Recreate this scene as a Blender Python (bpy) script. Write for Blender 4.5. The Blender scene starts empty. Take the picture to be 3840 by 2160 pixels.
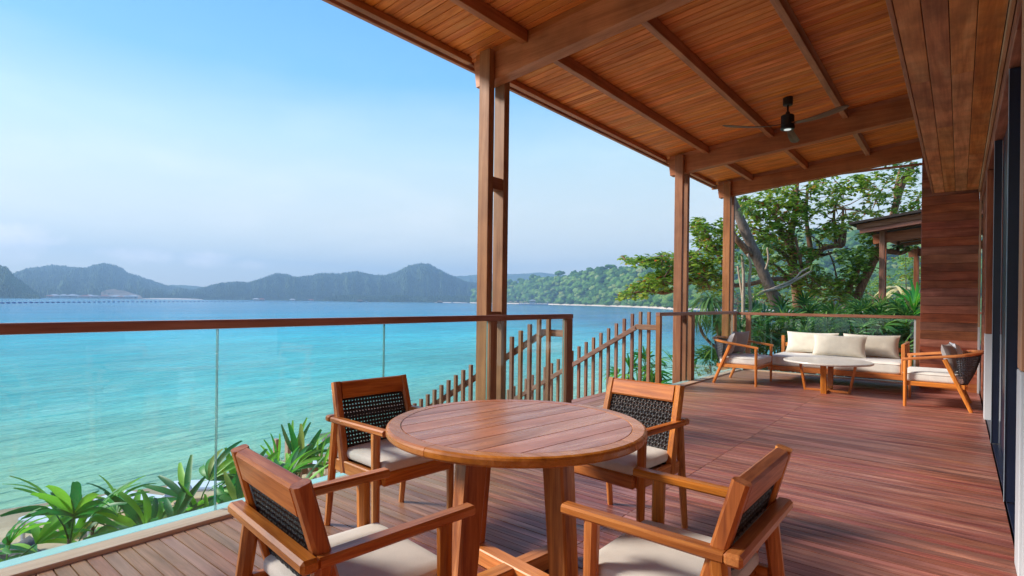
import bpy, math, random
import numpy as np
from mathutils import Vector, Matrix, noise as mnoise

S = bpy.context.scene
R = math.radians
rnd = random.Random(7)

# ------------------------------------------------------------------ camera, world, sun, exposure
CAM_F, CAM_YAW, CAM_ROLL, EYE = 2062.8, R(39.13), R(.736), 1.4
cd = bpy.data.cameras.new('camera'); cam = bpy.data.objects.new('camera', cd)
S.collection.objects.link(cam); S.camera = cam
cd.sensor_width = 36; cd.lens = CAM_F/3840*36; cd.shift_y = 51.5/3840
cd.clip_start = .05; cd.clip_end = 9000
cm = Matrix.Rotation(CAM_YAW, 3, 'Z') @ Matrix.Rotation(math.pi/2, 3, 'X') @ Matrix.Rotation(CAM_ROLL, 3, 'Z')
cam.matrix_world = Matrix.Translation((0, 0, EYE)) @ cm.to_4x4()

SUN_DIR = Vector((-.72, -.46, .52)).normalized()          # towards the sun
S.view_settings.view_transform = 'Standard'; S.view_settings.look = 'None'
S.view_settings.gamma = 1; S.view_settings.use_curve_mapping = False
S.view_settings.exposure = 2.28
S.cycles.use_denoising = True
S.cycles.max_bounces = 10; S.cycles.transparent_max_bounces = 24; S.cycles.volume_bounces = 0
S.cycles.sample_clamp_indirect = 8

W = bpy.data.worlds.new('World'); S.world = W; W.use_nodes = True
nt = W.node_tree; N = nt.nodes; L = nt.links; N.clear()
def wn(t, **k):
    n = N.new(t)
    for a, b in k.items(): setattr(n, a, b)
    return n
sky = wn('ShaderNodeTexSky', sky_type='NISHITA', sun_disc=False, sun_elevation=math.asin(SUN_DIR.z),
         sun_rotation=math.atan2(SUN_DIR.x, SUN_DIR.y), altitude=0, air_density=1.0, dust_density=.6, ozone_density=1.4)
tc = wn('ShaderNodeTexCoord')
sep = wn('ShaderNodeSeparateXYZ'); L.new(tc.outputs['Generated'], sep.inputs[0])
# clouds: thin haze streaks and small cumulus low above the hills
mp = wn('ShaderNodeMapping'); mp.inputs['Scale'].default_value = (1, 1, 3.2); L.new(tc.outputs['Generated'], mp.inputs[0])
nz = wn('ShaderNodeTexNoise'); nz.inputs['Scale'].default_value = 5.5; nz.inputs['Detail'].default_value = 7; nz.inputs['Roughness'].default_value = .55
L.new(mp.outputs[0], nz.inputs['Vector'])
cr = wn('ShaderNodeValToRGB'); cr.color_ramp.elements[0].position = .46; cr.color_ramp.elements[1].position = .78
L.new(nz.outputs[0], cr.inputs[0])
lo = wn('ShaderNodeMapRange'); lo.inputs[1].default_value = .42; lo.inputs[2].default_value = .02; lo.inputs[3].default_value = 0; lo.inputs[4].default_value = .16
L.new(sep.outputs[2], lo.inputs[0])
mu = wn('ShaderNodeMath', operation='MULTIPLY'); L.new(cr.outputs[0], mu.inputs[0]); L.new(lo.outputs[0], mu.inputs[1])
def cloud(px, py, sx, sy, amt, src):
    """a small cumulus: a lumpy patch round one direction of the sky"""
    X, Y = px-1920, py-1131.5
    a = X*math.cos(CAM_ROLL)+Y*math.sin(CAM_ROLL); b = -X*math.sin(CAM_ROLL)+Y*math.cos(CAM_ROLL)
    f = Vector((-math.sin(CAM_YAW), math.cos(CAM_YAW), 0)); r = Vector((math.cos(CAM_YAW), math.sin(CAM_YAW), 0))
    d = (f*CAM_F+r*a-Vector((0, 0, 1))*b).normalized()
    side = Vector((d.y, -d.x, 0)).normalized(); up = side.cross(d)
    outs = []
    for v, s in ((side, sx), (up, sy)):
        dt = wn('ShaderNodeVectorMath', operation='DOT_PRODUCT'); L.new(tc.outputs['Generated'], dt.inputs[0]); dt.inputs[1].default_value = v
        m = wn('ShaderNodeMath', operation='DIVIDE'); m.inputs[1].default_value = s; L.new(dt.outputs['Value'], m.inputs[0])
        p = wn('ShaderNodeMath', operation='POWER'); p.inputs[1].default_value = 2
        ab = wn('ShaderNodeMath', operation='ABSOLUTE'); L.new(m.outputs[0], ab.inputs[0]); L.new(ab.outputs[0], p.inputs[0]); outs.append(p)
    dt = wn('ShaderNodeVectorMath', operation='DOT_PRODUCT'); L.new(tc.outputs['Generated'], dt.inputs[0]); dt.inputs[1].default_value = d
    s = wn('ShaderNodeMath', operation='ADD'); L.new(outs[0].outputs[0], s.inputs[0]); L.new(outs[1].outputs[0], s.inputs[1])
    n2 = wn('ShaderNodeTexNoise'); n2.inputs['Scale'].default_value = 34; n2.inputs['Detail'].default_value = 6; n2.inputs['Roughness'].default_value = .6
    mp2 = wn('ShaderNodeMapping'); mp2.inputs['Scale'].default_value = (1, 1, 1.7); L.new(tc.outputs['Generated'], mp2.inputs[0]); L.new(mp2.outputs[0], n2.inputs['Vector'])
    ma = wn('ShaderNodeMath', operation='MULTIPLY_ADD'); L.new(n2.outputs[0], ma.inputs[0]); ma.inputs[1].default_value = 3.2; ma.inputs[2].default_value = -1.6
    s2 = wn('ShaderNodeMath', operation='ADD'); L.new(s.outputs[0], s2.inputs[0]); L.new(ma.outputs[0], s2.inputs[1])
    mr = wn('ShaderNodeMapRange'); mr.inputs[1].default_value = 1.2; mr.inputs[2].default_value = -.4; mr.inputs[3].default_value = 0; mr.inputs[4].default_value = amt
    L.new(s2.outputs[0], mr.inputs[0])
    gt = wn('ShaderNodeMath', operation='GREATER_THAN'); gt.inputs[1].default_value = .5; L.new(dt.outputs['Value'], gt.inputs[0])
    mm = wn('ShaderNodeMath', operation='MULTIPLY'); L.new(mr.outputs[0], mm.inputs[0]); L.new(gt.outputs[0], mm.inputs[1])
    mx = wn('ShaderNodeMath', operation='MAXIMUM'); L.new(mm.outputs[0], mx.inputs[0]); L.new(src, mx.inputs[1])
    return mx.outputs[0]
cl = mu.outputs[0]
for c in ((520, 955, .050, .014, .75), (770, 970, .042, .014, .7), (940, 992, .024, .009, .6), (40, 890, .050, .022, .75), (20, 955, .03, .012, .6)):
    cl = cloud(*c, cl)
# the real sky of this hazy morning: a clear blue overhead, milky white over the horizon
gr = wn('ShaderNodeValToRGB'); e = gr.color_ramp.elements
e[0].position = 0; e[0].color = (5.4, 5.0, 4.2, 1); e[1].position = 1; e[1].color = (.40, 1.5, 4.0, 1)
for p, c in ((.05, (5.7, 5.3, 4.3)), (.14, (4.8, 4.9, 4.3)), (.26, (3.0, 4.2, 4.5)), (.36, (.95, 2.8, 4.8)), (.50, (.5, 2.1, 4.8))):
    k = e.new(p); k.color = (*c, 1)
L.new(sep.outputs[2], gr.inputs[0])
mixs = wn('ShaderNodeMix', data_type='RGBA'); mixs.inputs[0].default_value = .82
L.new(sky.outputs[0], mixs.inputs[6]); L.new(gr.outputs[0], mixs.inputs[7])
mixc = wn('ShaderNodeMix', data_type='RGBA'); L.new(cl, mixc.inputs[0]); L.new(mixs.outputs[2], mixc.inputs[6]); mixc.inputs[7].default_value = (9.5, 8.4, 7.6, 1)
bg = wn('ShaderNodeBackground'); bg.inputs[1].default_value = .05
L.new(mixc.outputs[2], bg.inputs[0]); out = wn('ShaderNodeOutputWorld'); L.new(bg.outputs[0], out.inputs[0])

sd = bpy.data.lights.new('sun', 'SUN'); sd.energy = 1.5; sd.angle = R(13); sd.color = (1, .91, .80)
sun = bpy.data.objects.new('sun', sd); S.collection.objects.link(sun)
sun.rotation_euler = (-SUN_DIR).to_track_quat('-Z', 'Y').to_euler(); sun.location = (0, 0, 60)

# ------------------------------------------------------------------ helpers
COL = S.collection
def link(o): COL.objects.link(o); return o
def tag(o, label=None, cat=None, group=None, kind=None):
    if label: o['label'] = label
    if cat: o['category'] = cat
    if group: o['group'] = group
    if kind: o['kind'] = kind
    return o
def thing(name, label, cat, loc=(0, 0, 0), rz=0, group=None):
    o = bpy.data.objects.new(name, None); o.empty_display_size = .2; link(o)
    o.location = loc; o.rotation_euler = (0, 0, rz)
    return tag(o, label, cat, group)
def rebuild(name, me, mat=None, parent=None, **k):
    o = bpy.data.objects.new(name, me); link(o)
    if mat and not me.materials: me.materials.append(mat)
    if parent: o.parent = parent
    return tag(o, **k)
def copy_tree(o, parent=None):
    c = o.copy(); COL.objects.link(c)
    if parent: c.parent = parent
    for ch in o.children: copy_tree(ch, c)
    return c
class MB:
    def __init__(s): s.v = []; s.f = []
    def add(s, v, f):
        b = len(s.v); s.v += [tuple(p) for p in v]; s.f += [tuple(i+b for i in q) for q in f]; return s
    def box(s, x0, x1, y0, y1, z0, z1):
        x0, x1 = sorted((x0, x1)); y0, y1 = sorted((y0, y1)); z0, z1 = sorted((z0, z1))
        return s.add([(x0, y0, z0), (x1, y0, z0), (x1, y1, z0), (x0, y1, z0), (x0, y0, z1), (x1, y0, z1), (x1, y1, z1), (x0, y1, z1)],
                     [(0, 3, 2, 1), (4, 5, 6, 7), (0, 1, 5, 4), (1, 2, 6, 5), (2, 3, 7, 6), (3, 0, 4, 7)])
    def cbox(s, x0, x1, y0, y1, z0, z1, c=.004):
        """box with chamfered edges"""
        P = []; 
        xs, ys, zs = sorted((x0, x1)), sorted((y0, y1)), sorted((z0, z1))
        c = min(c, (xs[1]-xs[0])*.45, (ys[1]-ys[0])*.45, (zs[1]-zs[0])*.45)
        idx = {}
        for i in (0, 1):
            for j in (0, 1):
                for k in (0, 1):
                    for a in range(3):
                        p = [xs[i], ys[j], zs[k]]
                        for q, (lo_, w) in enumerate(((xs, i), (ys, j), (zs, k))):
                            if q != a: p[q] += c if w == 0 else -c
                        idx[(i, j, k, a)] = len(P); P.append(p)
        F = []
        for a in range(3):
            o1, o2 = [q for q in range(3) if q != a]
            for w in (0, 1):
                quad = []
                for (u, v) in ((0, 0), (1, 0), (1, 1), (0, 1)):
                    t = [0, 0, 0]; t[a] = w; t[o1] = u; t[o2] = v; quad.append(idx[(*t, a)])
                flip = (w == 1) != (a == 1)
                F.append(quad if flip else quad[::-1])
        for a in range(3):          # edges along axis a
            o1, o2 = [q for q in range(3) if q != a]
            for u in (0, 1):
                for v in (0, 1):
                    t0 = [0, 0, 0]; t1 = [0, 0, 0]; t0[o1] = t1[o1] = u; t0[o2] = t1[o2] = v; t0[a] = 0; t1[a] = 1
                    F.append([idx[(*t0, o1)], idx[(*t1, o1)], idx[(*t1, o2)], idx[(*t0, o2)]])
        for i in (0, 1):
            for j in (0, 1):
                for k in (0, 1): F.append([idx[(i, j, k, 0)], idx[(i, j, k, 1)], idx[(i, j, k, 2)]])
        s.fixn = True
        return s.add(P, F)
    def bar(s, a, b, w, t, up=(0, 0, 1), c=.005, w2=None, t2=None):
        """chamfered bar from a to b; w across, t along up"""
        a, b = Vector(a), Vector(b); d = (b-a).normalized(); u = Vector(up); u = (u-d*u.dot(d)).normalized(); r = d.cross(u)
        w2 = w2 or w; t2 = t2 or t
        V = []
        for p, ww, tt in ((a, w, t), (b, w2, t2)):
            cc = min(c, ww*.45, tt*.45); hw, ht = ww/2, tt/2
            for x, y in ((-hw+cc, -ht), (hw-cc, -ht), (hw, -ht+cc), (hw, ht-cc), (hw-cc, ht), (-hw+cc, ht), (-hw, ht-cc), (-hw, -ht+cc)):
                V.append(p+r*x+u*y)
        F = [tuple(range(8))[::-1], tuple(range(8, 16))]+[(i, (i+1) % 8, (i+1) % 8+8, i+8) for i in range(8)]
        s.fixn = True
        return s.add(V, F)
    def tube(s, pts, rad, n=8, cap=True):
        pts = [Vector(p) for p in pts]; rad = rad if hasattr(rad, '__len__') else [rad]*len(pts)
        V = []; F = []; u = None
        for i, p in enumerate(pts):
            d = (pts[min(i+1, len(pts)-1)]-pts[max(i-1, 0)]).normalized()
            if u is None: u = d.orthogonal().normalized()
            u = (u-d*u.dot(d)).normalized(); r = d.cross(u)
            for k in range(n):
                a = 2*math.pi*k/n; V.append(p+(u*math.cos(a)+r*math.sin(a))*rad[i])
        for i in range(len(pts)-1):
            for k in range(n): F.append((i*n+k, i*n+(k+1) % n, (i+1)*n+(k+1) % n, (i+1)*n+k))
        if cap: F += [tuple(range(n))[::-1], tuple(range((len(pts)-1)*n, len(pts)*n))]
        return s.add(V, F)
    def lathe(s, prof, n=32, c=(0, 0, 0)):
        V = []; F = []
        for r, z in prof:
            for k in range(n): a = 2*math.pi*k/n; V.append((c[0]+r*math.cos(a), c[1]+r*math.sin(a), c[2]+z))
        for i in range(len(prof)-1):
            for k in range(n): F.append((i*n+k, i*n+(k+1) % n, (i+1)*n+(k+1) % n, (i+1)*n+k))
        F += [tuple(range(n))[::-1], tuple(range((len(prof)-1)*n, len(prof)*n))]
        return s.add(V, F)
    def prism(s, poly, z0, z1):
        n = len(poly); V = [(x, y, z0) for x, y in poly]+[(x, y, z1) for x, y in poly]
        return s.add(V, [tuple(range(n))[::-1], tuple(range(n, 2*n))]+[(i, (i+1) % n, (i+1) % n+n, i+n) for i in range(n)])
    def mesh(s, name, mat=None, smooth=False):
        me = bpy.data.meshes.new(name); me.from_pydata(s.v, [], s.f)
        if getattr(s, 'fixn', False):
            import bmesh
            bm = bmesh.new(); bm.from_mesh(me); bmesh.ops.recalc_face_normals(bm, faces=bm.faces); bm.to_mesh(me); bm.free()
        if smooth:
            me.polygons.foreach_set('use_smooth', [True]*len(me.polygons))
        if mat: me.materials.append(mat)
        me.update(); return me
    def build(s, name, mat=None, parent=None, smooth=False, loc=None, **k):
        o = rebuild(name, s.mesh(name, mat, smooth), None, parent, **k)
        if loc: o.location = loc
        return o
def npmesh(name, V, F, mat, smooth=True, ids=None):
    """numpy verts (n,3) and faces (m,k)"""
    me = bpy.data.meshes.new(name); V = np.asarray(V, dtype=np.float32); F = np.asarray(F, dtype=np.int32)
    me.vertices.add(len(V)); me.vertices.foreach_set('co', V.ravel())
    k = F.shape[1]; me.loops.add(F.size); me.loops.foreach_set('vertex_index', F.ravel())
    me.polygons.add(len(F)); me.polygons.foreach_set('loop_start', np.arange(0, F.size, k, dtype=np.int32))
    me.polygons.foreach_set('use_smooth', np.full(len(F), smooth))
    if ids is not None:
        at_ = me.attributes.new('tone', 'FLOAT', 'POINT'); at_.data.foreach_set('value', np.asarray(ids, dtype=np.float32))
    me.update(calc_edges=True); me.validate()
    if mat: me.materials.append(mat)
    return me
def rbox(w, d, h, r, n=9, crown=0.0, seed=0, wob=0.0):
    """rounded, slightly crowned cushion centred on x,y with its base at z=0"""
    half = np.array([w/2, d/2, h/2]); V = []; F = []
    g = np.linspace(-1, 1, n)
    for a in range(3):
        o1, o2 = [q for q in range(3) if q != a]
        for sgn in (-1, 1):
            b = len(V)
            for i in g:
                for j in g:
                    p = np.zeros(3); p[a] = sgn
                    # finer rings close to the edges
                    p[o1] = math.copysign(abs(i)**.6, i); p[o2] = math.copysign(abs(j)**.6, j)
                    V.append(p*half)
            for i in range(n-1):
                for j in range(n-1):
                    q = (b+i*n+j, b+(i+1)*n+j, b+(i+1)*n+j+1, b+i*n+j+1)
                    F.append(q if (sgn == 1) != (a == 1) else q[::-1])
    V = np.array(V); r_ = min(r, h/2*.98)
    inner = np.clip(V, -(half-r_), half-r_); dv = V-inner; ln = np.linalg.norm(dv, axis=1, keepdims=True); ln[ln == 0] = 1
    V = inner+dv/ln*r_
    u = V[:, 0]/half[0]; v = V[:, 1]/half[1]
    top = (V[:, 2] > 0)
    V[:, 2] += top*crown*np.clip(1-u**4, 0, 1)*np.clip(1-v**4, 0, 1)
    if wob:
        for q in range(len(V)):
            V[q, 2] += wob*mnoise.noise(Vector(V[q]*7)+Vector((seed*9, 0, 0)))*(1 if top[q] else 0)
    V[:, 2] += h/2
    m = MB(); m.add(V.tolist(), F); return m
def pillow(w, h, t, n=18, seed=0):
    """throw pillow standing in the xz plane, base at z=0, thickness along y"""
    V = []; F = []
    for side in (-1, 1):
        b = len(V)
        for i in range(n+1):
            for j in range(n+1):
                u = -1+2*i/n; v = -1+2*j/n
                th = t/2*(max(0, 1-abs(u)**3.2)**.55)*(max(0, 1-abs(v)**3.2)**.55)
                x = w/2*u*(1-.07*(1-v*v)*abs(u)**3); z = h/2*v*(1-.09*(1-u*u)*abs(v)**3)
                wr = .007*mnoise.noise(Vector((x*9, z*9, seed*5+side)))
                V.append((x, side*(th+wr*(th/(t/2))), z+h/2))
        for i in range(n):
            for j in range(n):
                q = (b+i*(n+1)+j, b+(i+1)*(n+1)+j, b+(i+1)*(n+1)+j+1, b+i*(n+1)+j+1)
                F.append(q if side == -1 else q[::-1])
    m = MB(); m.add(V, F); return m

# ------------------------------------------------------------------ materials
MATS = {}
def mat(name):
    m = bpy.data.materials.new(name); m.use_nodes = True; t = m.node_tree
    b = t.nodes['Principled BSDF']; return m, t, b
def nd(t, ty, ins=None, **k):
    n = t.nodes.new(ty)
    for a, b in k.items(): setattr(n, a, b)
    for a, b in (ins or {}).items():
        if hasattr(b, 'is_output') or isinstance(b, bpy.types.NodeSocket): t.links.new(b, n.inputs[a])
        else: n.inputs[a].default_value = b
    return n
def ramp(t, fac, stops):
    n = t.nodes.new('ShaderNodeValToRGB'); t.links.new(fac, n.inputs[0]); e = n.color_ramp.elements
    while len(e) < len(stops): e.new(.5)
    for i, (p, c) in enumerate(stops): e[i].position = p; e[i].color = (*c, 1) if len(c) == 3 else c
    return n
def wood(name, cols, axis=0, rough=.45, var=.25, scale=1.0, bump=.12, spec=.4, blotch=.0, coat=0, hvar=.02, satv=.1, side_light=None):
    """cols: dark, mid, light; grain runs along the axis; every piece gets its own shade and cut"""
    key = (name, axis)
    if key in MATS: return MATS[key]
    m, t, b = mat(name+'_'+'xyz'[axis]); MATS[key] = m
    co = nd(t, 'ShaderNodeTexCoord'); oi = nd(t, 'ShaderNodeObjectInfo')
    cb = nd(t, 'ShaderNodeMath', {0: oi.outputs['Random'], 1: 61.7}, operation='MULTIPLY')
    ad = nd(t, 'ShaderNodeVectorMath', {0: co.outputs['Object'], 1: cb.outputs[0]}, operation='ADD')
    sc = [13*scale]*3; sc[axis] = 1.1*scale
    mp = nd(t, 'ShaderNodeMapping', {0: ad.outputs[0], 'Scale': sc})
    n1 = nd(t, 'ShaderNodeTexNoise', {'Vector': mp.outputs[0], 'Scale': 1.0, 'Detail': 5, 'Roughness': .62, 'Distortion': .7})
    sc2 = [105*scale]*3; sc2[axis] = 3.0*scale
    mp2 = nd(t, 'ShaderNodeMapping', {0: ad.outputs[0], 'Scale': sc2})
    n2 = nd(t, 'ShaderNodeTexNoise', {'Vector': mp2.outputs[0], 'Scale': 1.0, 'Detail': 3, 'Roughness': .6})
    mx = nd(t, 'ShaderNodeMath', {0: n2.outputs[0], 1: .38, 2: -.19}, operation='MULTIPLY_ADD')
    fc = nd(t, 'ShaderNodeMath', {0: n1.outputs[0], 1: mx.outputs[0]}, operation='ADD')
    rp = ramp(t, fc.outputs[0], [(.30, cols[0]), (.5, cols[1]), (.70, cols[2])])
    colr = rp.outputs[0]
    if blotch:
        n3 = nd(t, 'ShaderNodeTexNoise', {'Vector': ad.outputs[0], 'Scale': 2.3, 'Detail': 4, 'Roughness': .6})
        r3 = ramp(t, n3.outputs[0], [(.35, (1-blotch,)*3), (.65, (1+blotch*.5,)*3)])
        mm = nd(t, 'ShaderNodeMix', {0: 1.0, 6: colr, 7: r3.outputs[0]}, data_type='RGBA', blend_type='MULTIPLY'); colr = mm.outputs[2]
    if side_light:          # (x from, x to, tint): sun and sky light painted in, browner towards the open side
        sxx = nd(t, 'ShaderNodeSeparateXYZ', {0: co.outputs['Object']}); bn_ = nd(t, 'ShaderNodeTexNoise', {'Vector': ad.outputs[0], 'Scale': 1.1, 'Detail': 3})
        bx_ = nd(t, 'ShaderNodeMath', {0: bn_.outputs[0], 1: 1.2, 2: sxx.outputs[0]}, operation='MULTIPLY_ADD'); mr_ = nd(t, 'ShaderNodeMapRange', {0: bx_.outputs[0], 1: side_light[0]+.6, 2: side_light[1]+.6, 3: 0, 4: .85})
        mb3 = nd(t, 'ShaderNodeMix', {0: mr_.outputs[0], 6: colr, 7: (*side_light[2], 1)}, data_type='RGBA', blend_type='MIX'); colr = mb3.outputs[2]
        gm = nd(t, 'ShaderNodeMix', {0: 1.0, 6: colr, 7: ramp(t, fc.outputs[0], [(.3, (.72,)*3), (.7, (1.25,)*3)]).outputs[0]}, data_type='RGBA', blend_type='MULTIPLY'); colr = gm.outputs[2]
    wn_ = nd(t, 'ShaderNodeTexWhiteNoise', {'W': oi.outputs['Random']}, noise_dimensions='1D')
    sp = nd(t, 'ShaderNodeSeparateXYZ', {0: wn_.outputs['Color']})
    v = nd(t, 'ShaderNodeMapRange', {0: sp.outputs[0], 3: 1-var, 4: 1+var}); s = nd(t, 'ShaderNodeMapRange', {0: sp.outputs[1], 3: 1-satv, 4: 1+satv})
    h = nd(t, 'ShaderNodeMapRange', {0: sp.outputs[2], 3: .5-hvar*.6, 4: .5+hvar*.6})
    hs = nd(t, 'ShaderNodeHueSaturation', {'Hue': h.outputs[0], 'Saturation': s.outputs[0], 'Value': v.outputs[0], 'Color': colr})
    t.links.new(hs.outputs[0], b.inputs['Base Color'])
    rr = nd(t, 'ShaderNodeMapRange', {0: n1.outputs[0], 1: .3, 2: .7, 3: rough+.10, 4: rough-.07}); t.links.new(rr.outputs[0], b.inputs['Roughness'])
    b.inputs['Specular IOR Level'].default_value = spec
    if coat: b.inputs['Coat Weight'].default_value = coat; b.inputs['Coat Roughness'].default_value = .2
    bp = nd(t, 'ShaderNodeBump', {'Height': fc.outputs[0], 'Strength': bump, 'Distance': .004}); t.links.new(bp.outputs[0], b.inputs['Normal'])
    return m
def plain(name, col, rough=.5, metal=0, spec=.5, ns=0, nv=.15, bump=0, bs=300):
    if name in MATS: return MATS[name]
    m, t, b = mat(name); MATS[name] = m
    b.inputs['Base Color'].default_value = (*col, 1); b.inputs['Roughness'].default_value = rough
    b.inputs['Metallic'].default_value = metal; b.inputs['Specular IOR Level'].default_value = spec
    if ns:
        co = nd(t, 'ShaderNodeTexCoord'); n = nd(t, 'ShaderNodeTexNoise', {'Vector': co.outputs['Object'], 'Scale': ns, 'Detail': 5, 'Roughness': .6})
        r = ramp(t, n.outputs[0], [(.3, tuple(c*(1-nv) for c in col)), (.7, tuple(min(1, c*(1+nv)) for c in col))]); t.links.new(r.outputs[0], b.inputs['Base Color'])
    if bump:
        co = nd(t, 'ShaderNodeTexCoord'); n = nd(t, 'ShaderNodeTexNoise', {'Vector': co.outputs['Object'], 'Scale': bs, 'Detail': 2})
        bp = nd(t, 'ShaderNodeBump', {'Height': n.outputs[0], 'Strength': bump, 'Distance': .002}); t.links.new(bp.outputs[0], b.inputs['Normal'])
    return m
TEAK = ((.27, .070, .013), (.48, .150, .028), (.68, .260, .062))
TEAKL = ((.46, .14, .03), (.66, .22, .05), (.80, .33, .09))
COLW = ((.21, .080, .035), (.31, .132, .058), (.39, .185, .088))
CEIL = ((.50, .145, .032), (.74, .245, .050), (.88, .36, .085))
BEAM = ((.31, .115, .052), (.44, .175, .078), (.55, .24, .115))
SOFF = ((.46, .17, .060), (.68, .29, .10), (.84, .43, .17))
WALL = ((.20, .058, .032), (.33, .106, .057), (.46, .17, .092))
DECK = ((.19, .062, .046), (.32, .112, .080), (.45, .185, .128))
RAILW = ((.22, .095, .065), (.34, .155, .105), (.43, .215, .15))
STRIP = ((.48, .32, .20), (.62, .44, .29), (.74, .55, .38))
PICK = ((.18, .085, .050), (.28, .145, .088), (.37, .21, .135))
def teak(ax): return wood('teak', TEAK, ax, rough=.34, var=.09, scale=1.3, bump=.06, blotch=.12, hvar=.008, satv=.04)
def teakl(ax): return wood('lounge_teak', TEAKL, ax, rough=.36, var=.07, scale=1.2, bump=.05, hvar=.006, satv=.04)
def colw(ax): return wood('column_timber', COLW, ax, rough=.55, var=.10, scale=.7, blotch=.2, hvar=.01)
def beamw(ax): return wood('beam_timber', BEAM, ax, rough=.5, var=.08, scale=.6, blotch=.22, hvar=.01)
def railw(ax): return wood('rail_timber', RAILW, ax, rough=.42, var=.08, scale=.9, blotch=.12, hvar=.01)
def pickw(ax): return wood('picket_timber', PICK, ax, rough=.6, var=.16, scale=1, blotch=.15, hvar=.015)
M_ceil = wood('ceiling_board', CEIL, 0, rough=.55, var=.12, scale=.8, blotch=.15, hvar=.008, satv=.04)
M_soff = wood('soffit_plank', SOFF, 1, rough=.5, var=.16, scale=.6, blotch=.35, hvar=.012)
M_wall = wood('wall_plank', WALL, 0, rough=.42, var=.22, scale=.8, blotch=.35, hvar=.015)
M_wally = wood('wall_plank', WALL, 1, rough=.42, var=.22, scale=.8, blotch=.35, hvar=.015)
M_deck = wood('deck_board', DECK, 0, rough=.38, var=.10, scale=1.0, bump=.12, spec=.42, blotch=.1, hvar=.014, satv=.08, side_light=(-2.3, -3.3, (.42, .225, .13)))
M_strip = wood('pale_strip', STRIP, 1, rough=.5, var=.06, scale=.7)
M_stripx = wood('pale_strip', STRIP, 0, rough=.5, var=.06, scale=.7)
M_jamb = wood('light_jamb', ((.42, .24, .13), (.55, .33, .19), (.64, .42, .26)), 2, rough=.5, var=.03, scale=.6)
M_jamby = wood('light_jamb', ((.42, .24, .13), (.55, .33, .19), (.64, .42, .26)), 1, rough=.5, var=.03, scale=.6)
M_white = plain('white_plinth', (.58, .60, .63), .55, ns=3, nv=.05)
M_navy = plain('navy_panel', (.012, .018, .044), .32, ns=2, nv=.2)
M_steel = plain('pale_edge', (.45, .55, .62), .3, metal=.3)
M_dark = plain('dark_underside', (.03, .02, .016), .9)
M_black = plain('fan_black', (.010, .010, .013), .4)
M_shoe = plain('sky_tinted_shoe', (.38, .62, .58), .25, spec=.6)  # pale aqua: the sky's reflection put into the strip's own colour
M_joint = plain('joint_line', (.03, .018, .014), .9)
def fabric(name, col, bs=420):
    if name in MATS: return MATS[name]
    m, t, b = mat(name); MATS[name] = m
    co = nd(t, 'ShaderNodeTexCoord')
    w1 = nd(t, 'ShaderNodeTexWave', {'Vector': co.outputs['Object'], 'Scale': bs*.35, 'Distortion': 1.5}, bands_direction='X')
    w2 = nd(t, 'ShaderNodeTexWave', {'Vector': co.outputs['Object'], 'Scale': bs*.35, 'Distortion': 1.5}, bands_direction='Y')
    n = nd(t, 'ShaderNodeTexNoise', {'Vector': co.outputs['Object'], 'Scale': bs, 'Detail': 2})
    n2 = nd(t, 'ShaderNodeTexNoise', {'Vector': co.outputs['Object'], 'Scale': 9, 'Detail': 5})
    a = nd(t, 'ShaderNodeMath', {0: w1.outputs[1], 1: w2.outputs[1]}, operation='ADD'); a2 = nd(t, 'ShaderNodeMath', {0: a.outputs[0], 1: n.outputs[0]}, operation='ADD')
    mx = nd(t, 'ShaderNodeMath', {0: n.outputs[0], 1: .5, 2: 0}, operation='MULTIPLY_ADD'); m3 = nd(t, 'ShaderNodeMath', {0: n2.outputs[0], 1: .5, 2: mx.outputs[0]}, operation='MULTIPLY_ADD')
    r = ramp(t, m3.outputs[0], [(.3, tuple(c*.82 for c in col)), (.7, tuple(min(1, c*1.1) for c in col))]); t.links.new(r.outputs[0], b.inputs['Base Color'])
    b.inputs['Roughness'].default_value = .95; b.inputs['Specular IOR Level'].default_value = .15
    b.inputs['Sheen Weight'].default_value = .25
    bp = nd(t, 'ShaderNodeBump', {'Height': a2.outputs[0], 'Strength': .25, 'Distance': .0012}); t.links.new(bp.outputs[0], b.inputs['Normal'])
    return m
M_cush = fabric('seat_fabric', (.72, .675, .61)); M_cushw = fabric('lounge_fabric', (.82, .79, .73)); M_grey = fabric('grey_fabric', (.42, .39, .385))
M_pillow = fabric('linen_pillow', (.76, .71, .60)); M_whitep = fabric('white_pillow', (.72, .74, .80))
M_cane = plain('dark_cane', (.020, .017, .018), .42, spec=.5, ns=40, nv=.35)
M_rope = plain('grey_rope', (.10, .105, .12), .7, ns=60, nv=.3)
M_stone = plain('stone_top', (.60, .56, .51), .28, ns=26, nv=.10)

def glass(name, tint=(.90, .97, .96)):
    m, t, b = mat(name); t.nodes.remove(b)
    tr = nd(t, 'ShaderNodeBsdfTransparent', {'Color': (*tint, 1)}); gl = nd(t, 'ShaderNodeBsdfGlossy', {'Color': (1, 1, 1, 1), 'Roughness': .0})
    lw_ = nd(t, 'ShaderNodeLayerWeight', {'Blend': .5}); p5 = nd(t, 'ShaderNodeMath', {0: lw_.outputs['Facing'], 1: 5.0}, operation='POWER'); fr = nd(t, 'ShaderNodeMath', {0: p5.outputs[0], 1: .80, 2: .035}, operation='MULTIPLY_ADD'); mx = nd(t, 'ShaderNodeMixShader', {0: fr.outputs[0], 1: tr.outputs[0], 2: gl.outputs[0]})
    t.links.new(mx.outputs[0], t.nodes['Material Output'].inputs[0]); return m
M_glass = glass('clear_glass'); M_gedge = plain('glass_edge', (.12, .30, .31), .1, spec=.8)
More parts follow.
